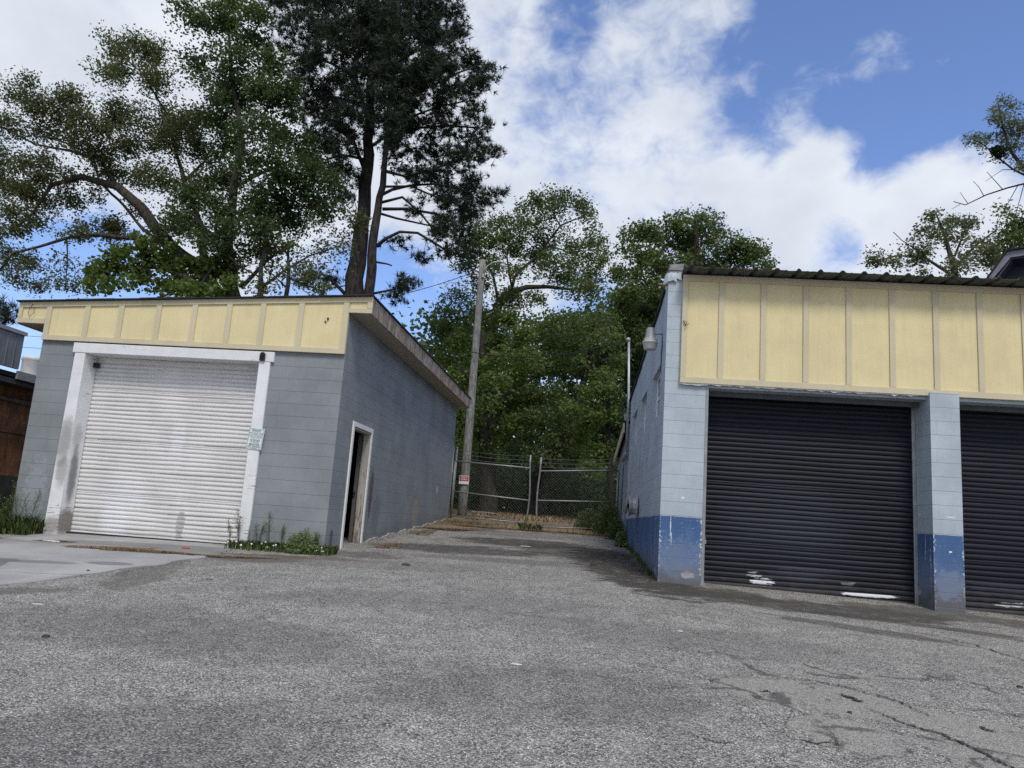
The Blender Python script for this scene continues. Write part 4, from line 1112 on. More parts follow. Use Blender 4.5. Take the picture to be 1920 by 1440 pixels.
zg = lambda x, y: float(gz(x, y))
gate('left chain link gate leaf in front of the wooden pole, top rail dropping right', (at(848, 930, 22.9)[0], 22.9), (at(989, 930, 22.2)[0], 22.2), zg(-1.5, 22.9) + .02, -.11, at(857, 864.5, 22.9)[2], at(991, 877.4, 22.2)[2],
     at(848, 921, 22.9)[2], at(987, 938, 22.2)[2], (1.97, 1.86), .07)
gate('right chain link gate leaf beside the blue garage, over green weeds', (at(1157, 930, 22.3)[0], 22.3), (at(1011, 930, 21.6)[0], 21.6), zg(3.2, 22.3) + .02, -.19, at(1159, 882, 22.3)[2], at(1011, 883, 21.6)[2],
     at(1150, 941, 22.3)[2], at(1004, 938, 21.6)[2], (1.98, 1.77), -.07)
for (x_, y_, zt, lb) in ((-1.60, 22.75, 1.98, 'steel gate post tight against the grey garage corner'), (-1.52, 23.1, 1.98, 'slim steel gate post between garage and wooden pole'), (3.33, 22.45, 2.0, 'steel gate post standing against the annex wall')):
    mb = MB(); mb.tube([(0, 0, -.3), (0.02, 0, zt - zg(x_, y_))], .033, 10); mb.lathe([(0, .037), (.03, .03), (.045, 0)], (.02, 0, zt - zg(x_, y_)), (0, 0, 1), 10)
    o = mb.build('fence_post', M['fence'], None, (x_, y_, zg(x_, y_))); tag(o, lb, 'post', 'gate posts')

# ================================================================ plants
LEAF = {
    'oak': leafmat('dull olive leaf', (.060, .072, .038), (.160, .180, .092), (.16, .12, .065), .93, .45),
    'gum': leafmat('rich green leaf', (.038, .062, .028), (.110, .158, .066), None, .9, .42),
    'bright': leafmat('bright spring leaf', (.055, .086, .027), (.185, .245, .068), None, .9, .42),
    'wood': leafmat('mid green leaf', (.052, .078, .031), (.165, .215, .078), None, .9, .42),
    'pale': leafmat('grey green leaf', (.070, .090, .050), (.190, .210, .120), (.16, .13, .07), .94),
    'pine': leafmat('pine needle', (.018, .027, .018), (.045, .060, .038), None, .9, .12),
    'dark': leafmat('dark mistletoe leaf', (.012, .02, .01), (.03, .045, .02)),
    'weed': leafmat('weed leaf', (.085, .12, .045), (.26, .32, .14), None, .9, .3, 4.),
    'grass': leafmat('grass blade', (.055, .085, .025), (.15, .21, .07), (.22, .19, .11), .9, .3, 3.),
    'litter': leafmat('dull dead leaf', (.06, .045, .03), (.26, .20, .14), None, .9, .05, 4.),
    'straw': leafmat('rust pine straw', (.24, .165, .10), (.54, .41, .26), None, .9, .1, 4.),
}
M['bark_grey'] = barkmat('grey brown bark', (.030, .027, .023), (.088, .078, .068))
M['bark_pine'] = barkmat('pine bark', (.022, .020, .019), (.072, .064, .060), .8)
M['bark_dark'] = barkmat('dark bark', (.018, .016, .013), (.055, .048, .040))
rng = np.random.default_rng(11)


def unit(n):
    v = rng.normal(size=(n, 3)); return v / np.linalg.norm(v, axis=1)[:, None]


def leaves(P, L, W, up=.4):
    n = len(P); a = unit(n); a[:, 2] *= .6; a /= np.linalg.norm(a, axis=1)[:, None]
    b = np.cross(a, unit(n)); nn = np.cross(a, b); 
    b = b / (np.linalg.norm(b, axis=1)[:, None] + 1e-9)
    s = rng.uniform(.65, 1.35, n)[:, None]
    return np.stack([P - a * L * s / 2, P + b * W * s / 2 - a * L * s * .08, P + a * L * s / 2, P - b * W * s / 2 - a * L * s * .08], 1).reshape(-1, 3)


def needles(P, D, L, W, n):
    """tufts: n needles fanned about each tip direction D"""
    N = len(P); Pn = np.repeat(P, n, 0); Dn = np.repeat(D, n, 0)
    d = Dn * .75 + unit(N * n) * .95; d /= np.linalg.norm(d, axis=1)[:, None]
    b = np.cross(d, unit(N * n)); b /= np.linalg.norm(b, axis=1)[:, None]
    l = L * rng.uniform(.6, 1.15, N * n)[:, None]; base_ = Pn + unit(N * n) * .03
    return np.stack([base_ - b * W / 2, base_ + b * W / 2, base_ + d * l], 1).reshape(-1, 3)


def densify(pts, step=.45):
    out = [pts[0]]
    for a, b in zip(pts[:-1], pts[1:]):
        n = max(1, int(np.linalg.norm(b[:3] - a[:3]) / step))
        for k in range(1, n + 1): out.append(a + (b - a) * k / n)
    return np.array(out)


def tree(label, Y, limbs, clumps, leaf, bark, lsize=(.12, .075), dens=1., per=60, sig=.26, name='tree', pine=False, twig=1., cat='tree', dyr=1.4, group=None, thr=1.0):
    """limbs: lists of (px, py, width_px[, dY]) traced at distance Y; clumps: (px, py, rx, ry[, dY])"""
    base = np.array(at(limbs[0][0][0], limbs[0][0][1], Y + (limbs[0][0][3] if len(limbs[0][0]) > 3 else 0)))
    root = empty(name, (base[0], base[1], float(gz(base[0], base[1]))), 0, label, cat, group)
    O = np.array([base[0], base[1], float(gz(base[0], base[1]))])
    wood = MB(); nodes = []; nrad = []
    for li, lb in enumerate(limbs):
        pts = []
        for q in lb:
            y = Y + (q[3] if len(q) > 3 else 0); p = at(q[0], q[1], y); r = q[2] / 2 / FPX * y * (.86 if li == 0 or pine else .78)
            pts.append(np.array([*p, r]))
        if li == 0:     # trunk goes down to the ground
            p = pts[0]; g = float(gz(p[0], p[1])) - .3
            if p[2] > g + .3: pts.insert(0, np.array([p[0] - (pts[1][0] - p[0]) * .15, p[1], g, p[3] * 1.3]))
        D = densify(pts)
        j = rng.normal(size=D[:, :3].shape) * np.minimum(D[:, 3:4] * .22, .04)
        D[1:-1, :3] += j[1:-1]
        wood.tube([d[:3] - O for d in D], [d[3] for d in D], 9 if D[0, 3] > .06 else 6, jag=.07)
        for d in D[(0 if li else max(1, int(len(D) * .35))):]: nodes.append(d[:3]); nrad.append(d[3])
    nodes = [np.array(n) for n in nodes]
    A = []
    for c in clumps:
        cx, cy, rx, ry = c[:4]; dy = c[4] if len(c) > 4 else rng.uniform(-dyr, dyr); k = c[5] if len(c) > 5 else 1.
        yy = Y + dy; m_ = yy / FPX; C_ = at(cx, cy, yy); a, b = rx * m_, ry * m_; dz = max(a, b) * .9
        n = max(2, int(round(a * b * math.pi * 4.4 * dens * k)))
        u = unit(n) * (rng.uniform(.15, 1, n) ** .45)[:, None]
        pts = C_ + u[:, :1] * a * CRt + u[:, 2:3] * b * CU + u[:, 1:2] * dz * np.array([0, 1, 0])
        A.append(pts)
    A = np.concatenate(A)
    NN = np.array(nodes); R = list(nrad)
    d0 = np.min(np.linalg.norm(A[:, None] - NN[None], axis=2), 1)
    tips = []; dirs = []
    for i in np.argsort(d0):
        p = A[i]; dd = np.linalg.norm(NN - p, axis=1) + np.maximum(0, NN[:, 2] - p[2]) * .35
        k = int(np.argmin(dd)); q = NN[k]; L = np.linalg.norm(p - q)
        if L < .05: tips.append(p); dirs.append(np.array([0, 0, 1.])); continue
        r0 = min(R[k] * .8, (.008 + .010 * L) * twig * thr)
        m1 = q + (p - q) * .35 + rng.normal(size=3) * L * .07 + np.array([0, 0, .06 * L]); m2 = q + (p - q) * .7 + rng.normal(size=3) * L * .06 + np.array([0, 0, .05 * L])
        wood.tube([q - O, m1 - O, m2 - O, p - O], [r0, r0 * .8, r0 * .6, max(.004, r0 * .3)], 4, cap=False)
        NN = np.vstack([NN, m1, m2, p]); R += [r0 * .8, r0 * .6, max(.005, r0 * .35)]
        tips.append(p); t_ = (p - m2); dirs.append(t_ / (np.linalg.norm(t_) + 1e-9))
    wood.build('trunk', bark, root)
    tips = np.array(tips); dirs = np.array(dirs)
    if pine:
        T = np.repeat(tips, per, 0) + rng.normal(size=(len(tips) * per, 3)) * np.array([sig, sig, sig * .6])
        DD = np.repeat(dirs, per, 0) * .6 + unit(len(T)) * .6 + np.array([0, 0, .35]); DD /= np.linalg.norm(DD, axis=1)[:, None]
        V = needles(T, DD, lsize[0], lsize[1], 16) - O
        fastmesh('crown', V, 3, leaf, root)
    else:
        k = (rng.uniform(.5, 1.5, len(tips)) * per * 1.75).astype(int); T = np.repeat(tips, k, 0); Dn = np.repeat(dirs, k, 0)
        sg3 = np.repeat(rng.uniform(.6, 1.3, len(tips)), k)[:, None] * sig
        T = T + np.clip(rng.normal(size=T.shape), -1.6, 1.6) * sg3 * np.array([1, 1, .75]) - Dn * rng.uniform(0, .3, len(T))[:, None]
        fastmesh('crown', leaves(T, lsize[0], lsize[1]) - O, 4, leaf, root)
    return root


# --- trees behind the grey garage
tree('broad olive oak with long bare limbs reaching left over the grey garage', 27,
     [[(440, 640, 46), (405, 560, 40), (375, 508, 32), (308, 450, 27), (250, 375, 22), (217, 350, 19), (154, 333, 14), (96, 346, 9), (62, 400, 6)],
      [(360, 500, 18), (333, 480, 16), (300, 456, 15), (250, 448, 12), (183, 440, 10, -.5), (125, 446, 8, -1), (75, 462, 7, -1.3), (25, 475, 6, -1.5), (0, 505, 5, -1.5), (-20, 540, 4, -1.5)],
      [(300, 454, 9), (268, 430, 8), (233, 387, 7, .5), (187, 342, 6, 1), (175, 292, 5, 1.2), (110, 262, 4, 1.4), (70, 240, 3, 1.4)],
      [(217, 350, 13), (190, 300, 9), (140, 285, 7), (67, 271, 5), (0, 237, 4)],
      [(390, 520, 22), (375, 420, 16), (346, 340, 12), (330, 290, 9), (310, 210, 6), (270, 140, 4), (225, 100, 3)],
      [(346, 340, 9), (385, 300, 6), (372, 265, 4), (380, 240, 3)], [(62, 400, 6), (40, 420, 5), (60, 440, 3)], [(125, 446, 4), (126, 500, 3), (122, 545, 2)], [(25, 475, 4), (20, 515, 3), (50, 545, 2)]],
     [(250, 85, 45, 18), (215, 80, 28, 10), (285, 105, 28, 30), (240, 130, 40, 20), (200, 145, 35, 12), (300, 160, 35, 30), (60, 150, 25, 14), (20, 175, 30, 18), (70, 190, 40, 25), (130, 200, 50, 28), (20, 235, 30, 25), (160, 240, 45, 28), (100, 245, 45, 25), (230, 220, 35, 30),
      (290, 225, 45, 30), (350, 215, 40, 18), (330, 260, 50, 30), (250, 270, 50, 25), (180, 285, 40, 25), (60, 290, 45, 20), (15, 310, 35, 25), (100, 330, 60, 20), (370, 245, 28, 30), (385, 290, 25, 25), (20, 360, 35, 25), (80, 370, 40, 20), (150, 370, 35, 18), (30, 400, 35, 20), (200, 320, 40, 20),
      (300, 330, 45, 25), (260, 330, 30, 18), (60, 415, 30, 14), (180, 425, 45, 16), (130, 435, 30, 14), (230, 440, 35, 12), (30, 440, 25, 14), (30, 485, 32, 12), (60, 500, 30, 12), (15, 510, 20, 16), (60, 545, 25, 12), (150, 540, 20, 12), (120, 490, 18, 20, 0, .5), (100, 530, 15, 15), (300, 430, 25, 20), (270, 400, 20, 14), (370, 350, 30, 25), (-30, 300, 30, 90), (-30, 450, 30, 50)],
     LEAF['oak'], M['bark_grey'], (.11, .06), 2.1, 92, .27, dyr=1.7)

tree('tall narrow sweetgum with lobed green leaves rising out of the frame', 25,
     [[(455, 600, 40), (442, 558, 36), (425, 479, 26), (430, 400, 20), (437, 354, 18), (450, 300, 15), (452, 250, 12), (445, 210, 10), (437, 167, 9), (433, 104, 7), (425, 42, 6), (415, -60, 4)],
      [(425, 479, 14), (395, 440, 10), (360, 400, 7), (340, 370, 5)], [(437, 354, 9), (480, 330, 8), (520, 310, 6), (570, 290, 4)], [(440, 400, 9), (500, 380, 8), (560, 385, 6), (600, 390, 4)],
      [(437, 167, 6), (400, 140, 4), (360, 112, 3)], [(452, 250, 6), (490, 215, 5), (530, 180, 3)], [(433, 104, 5), (470, 70, 4), (490, 40, 3)], [(430, 80, 4), (390, 45, 3), (350, 15, 2)], [(430, 480, 12), (330, 500, 8), (250, 505, 5), (190, 510, 3)], [(452, 540, 12), (500, 490, 8), (550, 450, 5)]],
     [(345, 8, 30, 10), (370, 28, 32, 16), (400, 20, 28, 20), (440, 15, 35, 25), (480, 30, 30, 28), (420, 60, 35, 20), (345, 40, 12, 8), (470, 75, 30, 25), (400, 85, 16, 14), (355, 112, 18, 8), (385, 140, 28, 12), (430, 120, 35, 22), (480, 125, 35, 28), (515, 110, 22, 22), (370, 155, 28, 8), (430, 165, 40, 18), (490, 175, 45, 25), (540, 160, 20, 30),
      (400, 185, 25, 15), (460, 200, 45, 20), (530, 205, 30, 20), (420, 230, 35, 20), (480, 240, 40, 22), (440, 265, 40, 22), (410, 290, 20, 12), (520, 255, 22, 16), (545, 262, 30, 20), (570, 285, 35, 25), (520, 300, 40, 22), (470, 300, 35, 22), (600, 310, 25, 25), (560, 330, 50, 28), (500, 345, 45, 25), (430, 335, 35, 22), (400, 350, 25, 18), (620, 345, 18, 28),
      (590, 375, 40, 25), (530, 385, 50, 28), (470, 390, 40, 25), (400, 390, 40, 25), (350, 380, 32, 22), (350, 420, 30, 20), (420, 430, 40, 22), (490, 430, 45, 20), (550, 420, 40, 18), (610, 400, 25, 15), (330, 410, 20, 15), (480, 465, 40, 18), (410, 465, 35, 20), (370, 450, 20, 15)],
     LEAF['gum'], M['bark_grey'], (.11, .078), 2.4, 78, .28, dyr=1.3)

tree('low maple with bright green leaves just above the grey garage roof', 24.3,
     [[(395, 640, 22), (385, 570, 18), (350, 520, 12), (300, 500, 9), (240, 500, 6), (190, 510, 4)], [(370, 545, 9), (400, 500, 7), (420, 470, 5)], [(350, 520, 6), (320, 545, 5), (280, 548, 3)]],
     [(215, 480, 28, 10), (190, 505, 35, 14), (245, 480, 25, 14), (270, 495, 32, 18), (220, 515, 40, 14), (300, 485, 28, 16), (320, 505, 32, 18), (280, 525, 35, 14), (210, 540, 35, 10), (340, 530, 32, 18), (300, 545, 45, 10), (175, 545, 20, 8), (380, 500, 30, 20), (370, 540, 40, 14), (420, 500, 28, 22), (430, 535, 28, 15), (250, 455, 20, 8), (330, 465, 20, 12)],
     LEAF['bright'], M['bark_grey'], (.15, .12), 2.2, 46, .22, dyr=.7)

tree('slim young tree with thin yellowish leaves in front of the pine trunks', 24,
     [[(487, 640, 16), (487, 555, 13), (490, 500, 10), (500, 440, 7), (520, 400, 4)], [(488, 540, 8), (530, 510, 6), (580, 480, 4), (640, 460, 3)], [(488, 520, 5), (450, 500, 4), (430, 480, 3)]],
     [(500, 475, 28, 16), (460, 490, 25, 18), (540, 470, 28, 14), (590, 460, 32, 14), (630, 450, 32, 14), (520, 515, 35, 16), (570, 505, 35, 14), (620, 490, 28, 12), (655, 470, 25, 12), (470, 535, 30, 14), (530, 540, 35, 10), (590, 532, 28, 10), (690, 425, 16, 16, 0, .8), (660, 410, 22, 14), (640, 395, 25, 12), (600, 425, 30, 12)],
     LEAF['oak'], M['bark_grey'], (.11, .06), 1.6, 46, .22, dyr=.7)
tree('thin grey stemmed sapling left of the big pine trunk', 24.6,
     [[(537, 640, 13), (538, 555, 11), (541, 500, 8), (540, 470, 5)], [(538, 540, 5), (500, 505, 3)], [(539, 520, 5), (600, 545, 4), (650, 535, 3)]],
     [(545, 490, 25, 14), (510, 500, 22, 12), (570, 520, 25, 12), (600, 545, 30, 8), (535, 465, 18, 8)], LEAF['bright'], M['bark_grey'], (.11, .07), 1.4, 46, .22, dyr=.5)

tree('huge dark pine with thick straight trunk towering behind the garage roof', 27,
     [[(655, 640, 48), (662, 550, 43), (672, 470, 37), (680, 400, 32), (686, 317, 27), (692, 240, 22), (695, 160, 18), (697, 80, 14), (700, 0, 11), (702, -120, 7)],
      [(683, 317, 10), (670, 285, 9), (658, 250, 8), (637, 229, 7), (600, 222, 5), (575, 212, 4)], [(692, 240, 10), (680, 190, 9), (667, 146, 8), (645, 130, 7), (617, 117, 6), (570, 105, 5), (525, 96, 4)],
      [(688, 280, 8), (730, 250, 7), (770, 220, 6), (820, 200, 4), (870, 190, 3)], [(695, 160, 8), (740, 130, 7), (780, 90, 5), (820, 60, 4)], [(697, 100, 7), (650, 60, 5), (610, 30, 4)], [(694, 200, 8), (620, 180, 6), (580, 190, 4)],
      [(688, 300, 7), (640, 290, 6), (610, 300, 4)], [(698, 40, 6), (760, 10, 4), (800, -20, 3)], [(655, 560, 9), (620, 525, 7), (580, 520, 5), (560, 510, 3)], [(692, 180, 6), (720, 110, 5), (740, 50, 4)]],
     [(530, 10, 40, 22), (580, 10, 40, 25), (640, 10, 45, 28), (700, 15, 50, 30), (760, 10, 45, 28), (560, 50, 40, 22), (620, 50, 45, 25), (680, 60, 45, 28), (740, 50, 45, 28), (520, 90, 25, 14), (570, 95, 32, 18), (625, 95, 35, 22), (730, 100, 45, 28), (680, 120, 35, 25), (790, 60, 35, 28), (600, 140, 40, 20), (650, 150, 35, 20), (560, 160, 30, 18, 1), (600, 190, 45, 20), (640, 200, 35, 22),
      (570, 215, 30, 14), (740, 170, 45, 25), (620, 240, 40, 18), (590, 265, 35, 14), (640, 285, 35, 18), (740, 220, 35, 20), (780, 150, 35, 25), (610, 310, 30, 12), (730, 270, 25, 14), (660, 250, 25, 18), (650, 330, 25, 12), (575, 522, 22, 8), (610, 525, 20, 10), (640, 370, 20, 14), (700, 40, 40, 25, -1.6), (690, 90, 38, 22, -1.7), (700, 140, 38, 22, -1.6), (685, 180, 34, 20, -1.5), (670, 215, 30, 16, -1.4), (700, 235, 30, 16, -1.5), (650, 310, 26, 10, -1.0), (630, 60, 38, 24, -1.2), (590, 120, 34, 18, -1.0)],
     LEAF['pine'], M['bark_pine'], (.26, .028), 2.6, 15, .22, name='pine_tree', pine=True, dyr=2.0, thr=1.0)
tree('leaning dark pine with fan of bare lower branches right of the thick trunk', 25.8,
     [[(686, 640, 27), (692, 550, 24), (697, 480, 21), (703, 430, 19), (712, 370, 16), (719, 320, 14), (724, 260, 12), (729, 200, 12), (738, 120, 10), (745, 40, 7), (750, -60, 4)],
      [(712, 367, 8), (735, 355, 7), (783, 346, 6), (820, 345, 4), (850, 350, 3)], [(717, 392, 8), (760, 392, 7), (817, 400, 6), (850, 415, 4)], [(706, 462, 9), (722, 448, 8), (750, 437, 7), (783, 437, 6), (825, 462, 5), (850, 480, 3)],
      [(714, 380, 7), (755, 370, 6), (790, 400, 5), (820, 440, 4)], [(712, 400, 6), (745, 410, 5), (790, 420, 4), (840, 430, 3)], [(719, 320, 8), (760, 330, 6), (800, 320, 5), (860, 300, 4), (915, 300, 3)], [(724, 260, 8), (780, 240, 6), (840, 235, 5), (900, 240, 4)],
      [(729, 200, 8), (790, 170, 6), (850, 140, 5), (890, 125, 4)], [(738, 120, 7), (790, 90, 5), (850, 60, 4)], [(715, 350, 6), (770, 350, 5), (830, 375, 4), (900, 370, 3)], [(697, 490, 6), (725, 495, 4), (735, 498, 3)], [(692, 552, 6), (720, 545, 5), (750, 540, 3)]],
     [(800, 20, 40, 25), (845, 25, 28, 20), (850, 65, 25, 25), (810, 70, 35, 25), (780, 110, 40, 25), (830, 110, 40, 22), (880, 110, 28, 14), (905, 125, 20, 20), (895, 150, 28, 20), (840, 150, 40, 25), (790, 160, 35, 25), (880, 180, 28, 20), (830, 195, 40, 22), (780, 205, 35, 22), (885, 210, 20, 14), (750, 240, 30, 16), (800, 240, 40, 18), (850, 240, 32, 14), (912, 238, 20, 13), (910, 265, 22, 14),
      (870, 275, 28, 13), (930, 292, 10, 10), (900, 300, 25, 10), (850, 300, 35, 14), (800, 285, 40, 16), (760, 300, 30, 14), (790, 325, 32, 14), (840, 335, 35, 18), (880, 335, 22, 12), (860, 365, 35, 18), (900, 375, 22, 12), (930, 368, 10, 6), (820, 375, 30, 18), (880, 400, 28, 15), (845, 405, 30, 18), (830, 435, 30, 16), (860, 440, 25, 18), (870, 475, 20, 12), (835, 468, 20, 10), (800, 478, 14, 8), (750, 455, 14, 8), (745, 535, 20, 8), (745, 555, 18, 8), (765, 525, 10, 6), (735, 40, 40, 22, -1.4), (745, 90, 38, 22, -1.4), (735, 140, 34, 20, -1.4), (745, 185, 34, 20, -1.3), (735, 225, 26, 16, -1.3), (740, 265, 24, 12, -1.2), (770, 345, 20, 8, 0, .5), (790, 395, 16, 8, 0, .5)],
     LEAF['pine'], M['bark_pine'], (.26, .028), 2.5, 15, .20, name='pine_tree', pine=True, dyr=1.6, thr=1.0)
tree('dark pine bough showing left of the cream fascia end', 19, [[(-90, 900, 30), (-80, 700, 26), (-70, 560, 20), (-60, 500, 10)], [(-72, 590, 6), (-20, 580, 5), (20, 585, 3)]],
     [(8, 580, 22, 14), (25, 590, 12, 12), (0, 598, 22, 10), (-30, 575, 25, 20), (-70, 550, 40, 40)], LEAF['pine'], M['bark_pine'], (.2, .018), 4, 12, .12, name='pine_tree', pine=True, dyr=.3)

# --- trees in the middle
tree('airy tree with a bent bare limb behind the wooden pole top', 30,
     [[(915, 900, 34), (915, 760, 30), (918, 660, 26), (922, 610, 22), (932, 575, 20), (957, 550, 17), (987, 538, 12), (1027, 537, 9), (1070, 542, 5), (1110, 540, 3)], [(957, 550, 9), (965, 520, 8), (982, 500, 7), (1010, 480, 6), (1030, 462, 5), (1060, 470, 4)], [(935, 570, 8), (925, 520, 6), (900, 470, 5), (890, 430, 3)],
      [(1005, 485, 6), (1027, 455, 5), (1050, 423, 5), (1075, 412, 4), (1098, 407, 3)], [(1050, 423, 4), (1035, 395, 3)], [(930, 580, 7), (890, 590, 5), (850, 600, 4), (830, 620, 3)], [(1080, 480, 4), (1095, 450, 3), (1110, 430, 2)], [(960, 540, 6), (950, 480, 5), (960, 420, 3)]],
     [(1030, 372, 22, 10), (1060, 375, 30, 12), (1090, 390, 20, 14), (1005, 385, 22, 14), (1110, 420, 12, 14), (1040, 395, 35, 12), (975, 395, 14, 18), (955, 420, 28, 18), (1000, 420, 28, 18), (1050, 440, 30, 10, 0, .6), (900, 430, 30, 22), (930, 445, 28, 20), (880, 460, 25, 20), (960, 460, 30, 18), (1010, 450, 25, 16), (1080, 455, 22, 12), (1110, 455, 25, 12), (1130, 470, 14, 12),
      (870, 490, 25, 14), (910, 485, 30, 18), (1000, 490, 35, 16), (1050, 485, 35, 14), (1100, 490, 35, 16), (950, 505, 35, 15), (1040, 515, 45, 14), (1100, 520, 35, 16), (1120, 545, 20, 14), (1070, 540, 30, 10), (860, 550, 28, 16), (890, 530, 28, 18), (845, 590, 28, 14), (880, 580, 25, 16), (835, 615, 30, 14), (850, 640, 35, 12), (820, 640, 16, 12), (950, 560, 30, 10), (1095, 560, 12, 8, 0, .5), (980, 565, 30, 12), (1020, 560, 25, 10)],
     LEAF['wood'], M['bark_grey'], (.115, .065), 2.5, 68, .26, dyr=1.3)
tree('dense round topped tree behind the blue garage roof', 36,
     [[(1300, 900, 30), (1302, 600, 26), (1305, 480, 16), (1303, 410, 8)], [(1302, 580, 12), (1250, 520, 9), (1200, 480, 5)], [(1304, 540, 12), (1360, 490, 8), (1410, 480, 4)], [(1302, 600, 10), (1240, 580, 8), (1180, 590, 4)]],
     [(1300, 410, 22, 12), (1270, 420, 35, 16), (1330, 425, 32, 18), (1220, 435, 40, 16), (1190, 440, 22, 12), (1180, 462, 18, 10), (1250, 450, 45, 20), (1310, 455, 45, 22), (1370, 455, 32, 22), (1400, 470, 25, 16), (1430, 480, 20, 12), (1200, 480, 40, 18), (1260, 485, 45, 20), (1330, 490, 45, 18), (1400, 495, 40, 12), (1440, 495, 14, 8), (1170, 510, 28, 18), (1220, 520, 40, 20), (1180, 545, 35, 18), (1230, 555, 35, 25), (1170, 570, 22, 16), (1210, 590, 35, 25), (1185, 620, 30, 18), (1300, 520, 50, 20), (1230, 640, 30, 25), (1160, 590, 25, 16)],
     LEAF['wood'], M['bark_dark'], (.16, .10), 1.9, 55, .3, dyr=2)

tree('leafy green tree with thick dark trunk behind the left gate leaf', 27.5,
     [[(912, 955, 42), (910, 900, 36), (908, 840, 30), (905, 780, 24), (900, 700, 16), (905, 620, 8)], [(906, 820, 12), (880, 790, 8), (860, 770, 5)], [(905, 780, 10), (950, 740, 8), (980, 720, 5)], [(903, 740, 8), (870, 700, 6), (850, 670, 4)], [(902, 700, 8), (950, 660, 6), (990, 640, 4)]],
     [(900, 610, 35, 16), (940, 600, 40, 18), (870, 640, 35, 18), (920, 640, 45, 20), (970, 630, 40, 22), (850, 675, 25, 18), (890, 680, 40, 22), (940, 680, 45, 22), (990, 670, 40, 22), (870, 715, 35, 20), (920, 720, 45, 22), (975, 715, 45, 22), (865, 760, 25, 18), (900, 770, 35, 18), (950, 765, 40, 22), (870, 800, 22, 16), (890, 820, 35, 18), (925, 825, 35, 18), (960, 800, 35, 18), (865, 835, 18, 14), (905, 845, 30, 10), (975, 745, 35, 18)],
     LEAF['bright'], M['bark_dark'], (.13, .08), 1.8, 58, .24, dyr=2.2)
tree('leafy tree with dark trunk leaning right above the middle of the gate', 29,
     [[(1000, 960, 46), (1015, 900, 42), (1035, 860, 34), (1060, 820, 26), (1080, 770, 20), (1095, 710, 15), (1110, 650, 10), (1140, 600, 5)], [(1045, 845, 14), (1010, 790, 10), (1000, 740, 6)], [(1080, 770, 10), (1120, 740, 7), (1150, 720, 4)], [(1085, 700, 9), (1120, 680, 12), (1160, 670, 10), (1190, 655, 8)]],
     [(1020, 600, 35, 14), (1060, 610, 40, 18), (1100, 600, 35, 15), (1140, 610, 35, 16), (1020, 645, 40, 20), (1070, 650, 45, 20), (1120, 640, 40, 20), (1160, 640, 25, 22), (1030, 690, 40, 20), (1080, 680, 40, 16), (1015, 735, 40, 22), (1055, 740, 30, 16), (1000, 775, 35, 20), (1040, 790, 40, 18), (1010, 815, 40, 16), (980, 840, 35, 12), (1080, 810, 35, 18), (1160, 680, 25, 18), (1140, 700, 25, 14), (1050, 830, 30, 12, -1.6), (1020, 860, 30, 14, -1.8), (1075, 800, 30, 14, -1.6), (1095, 730, 25, 14, -1.4), (1060, 770, 25, 12, -1.5), (1090, 860, 30, 12, -1.2)],
     LEAF['wood'], M['bark_dark'], (.12, .07), 1.8, 58, .24, dyr=2.2)
tree('tree with slim straight dark trunk behind the right gate leaf', 26,
     [[(1142, 965, 16), (1143, 900, 15), (1142, 830, 13), (1140, 770, 10), (1142, 700, 6)], [(1142, 830, 5), (1110, 800, 4), (1090, 780, 3)], [(1141, 790, 5), (1165, 760, 4)]],
     [(1140, 710, 30, 14), (1110, 740, 35, 16), (1155, 745, 25, 18), (1090, 765, 30, 14), (1130, 775, 35, 16), (1165, 790, 18, 16), (1100, 795, 30, 14), (1095, 830, 25, 18), (1120, 845, 22, 16), (1110, 870, 15, 16), (1105, 890, 12, 12)],
     LEAF['bright'], M['bark_dark'], (.13, .08), 2.3, 60, .22, dyr=.9)

# --- right
tree('grey green leafy tree rising over the metal roof of the blue garage', 26,
     [[(1800, 900, 30), (1795, 600, 24), (1790, 500, 14), (1770, 440, 7), (1755, 400, 3)], [(1790, 520, 9), (1730, 480, 6), (1680, 480, 4), (1640, 490, 3)], [(1792, 500, 8), (1830, 460, 6), (1870, 430, 4)], [(1790, 480, 6), (1810, 430, 4), (1830, 405, 3)], [(1735, 480, 3), (1690, 450, 2), (1675, 435, 2)]],
     [(1745, 402, 18, 7), (1770, 415, 28, 12), (1800, 410, 28, 12), (1825, 425, 25, 14), (1715, 430, 25, 10), (1745, 440, 35, 14), (1790, 445, 35, 16), (1830, 450, 28, 18), (1650, 485, 20, 8, 0, 1.2), (1640, 472, 10, 8, 0, 1.2), (1690, 465, 20, 8), (1700, 490, 28, 10), (1740, 475, 35, 16), (1790, 485, 40, 18), (1840, 490, 35, 18), (1870, 470, 25, 18), (1670, 495, 25, 5), (1760, 505, 50, 10)],
     LEAF['pale'], M['bark_grey'], (.12, .06), 1.9, 52, .2, dyr=1.2)
tree('darker tree crowding behind the grey house gable', 28,
     [[(1930, 900, 30), (1930, 600, 24), (1925, 500, 14), (1910, 440, 6)], [(1928, 520, 9), (1880, 470, 5)]],
     [(1880, 395, 22, 10), (1900, 410, 25, 12), (1920, 400, 30, 14), (1880, 440, 28, 14), (1905, 445, 30, 16), (1860, 465, 22, 16), (1890, 470, 32, 18), (1930, 460, 35, 30), (1960, 430, 40, 40), (1860, 500, 22, 16), (1990, 500, 60, 50)],
     LEAF['wood'], M['bark_grey'], (.12, .07), 1.9, 52, .22, dyr=1.0)
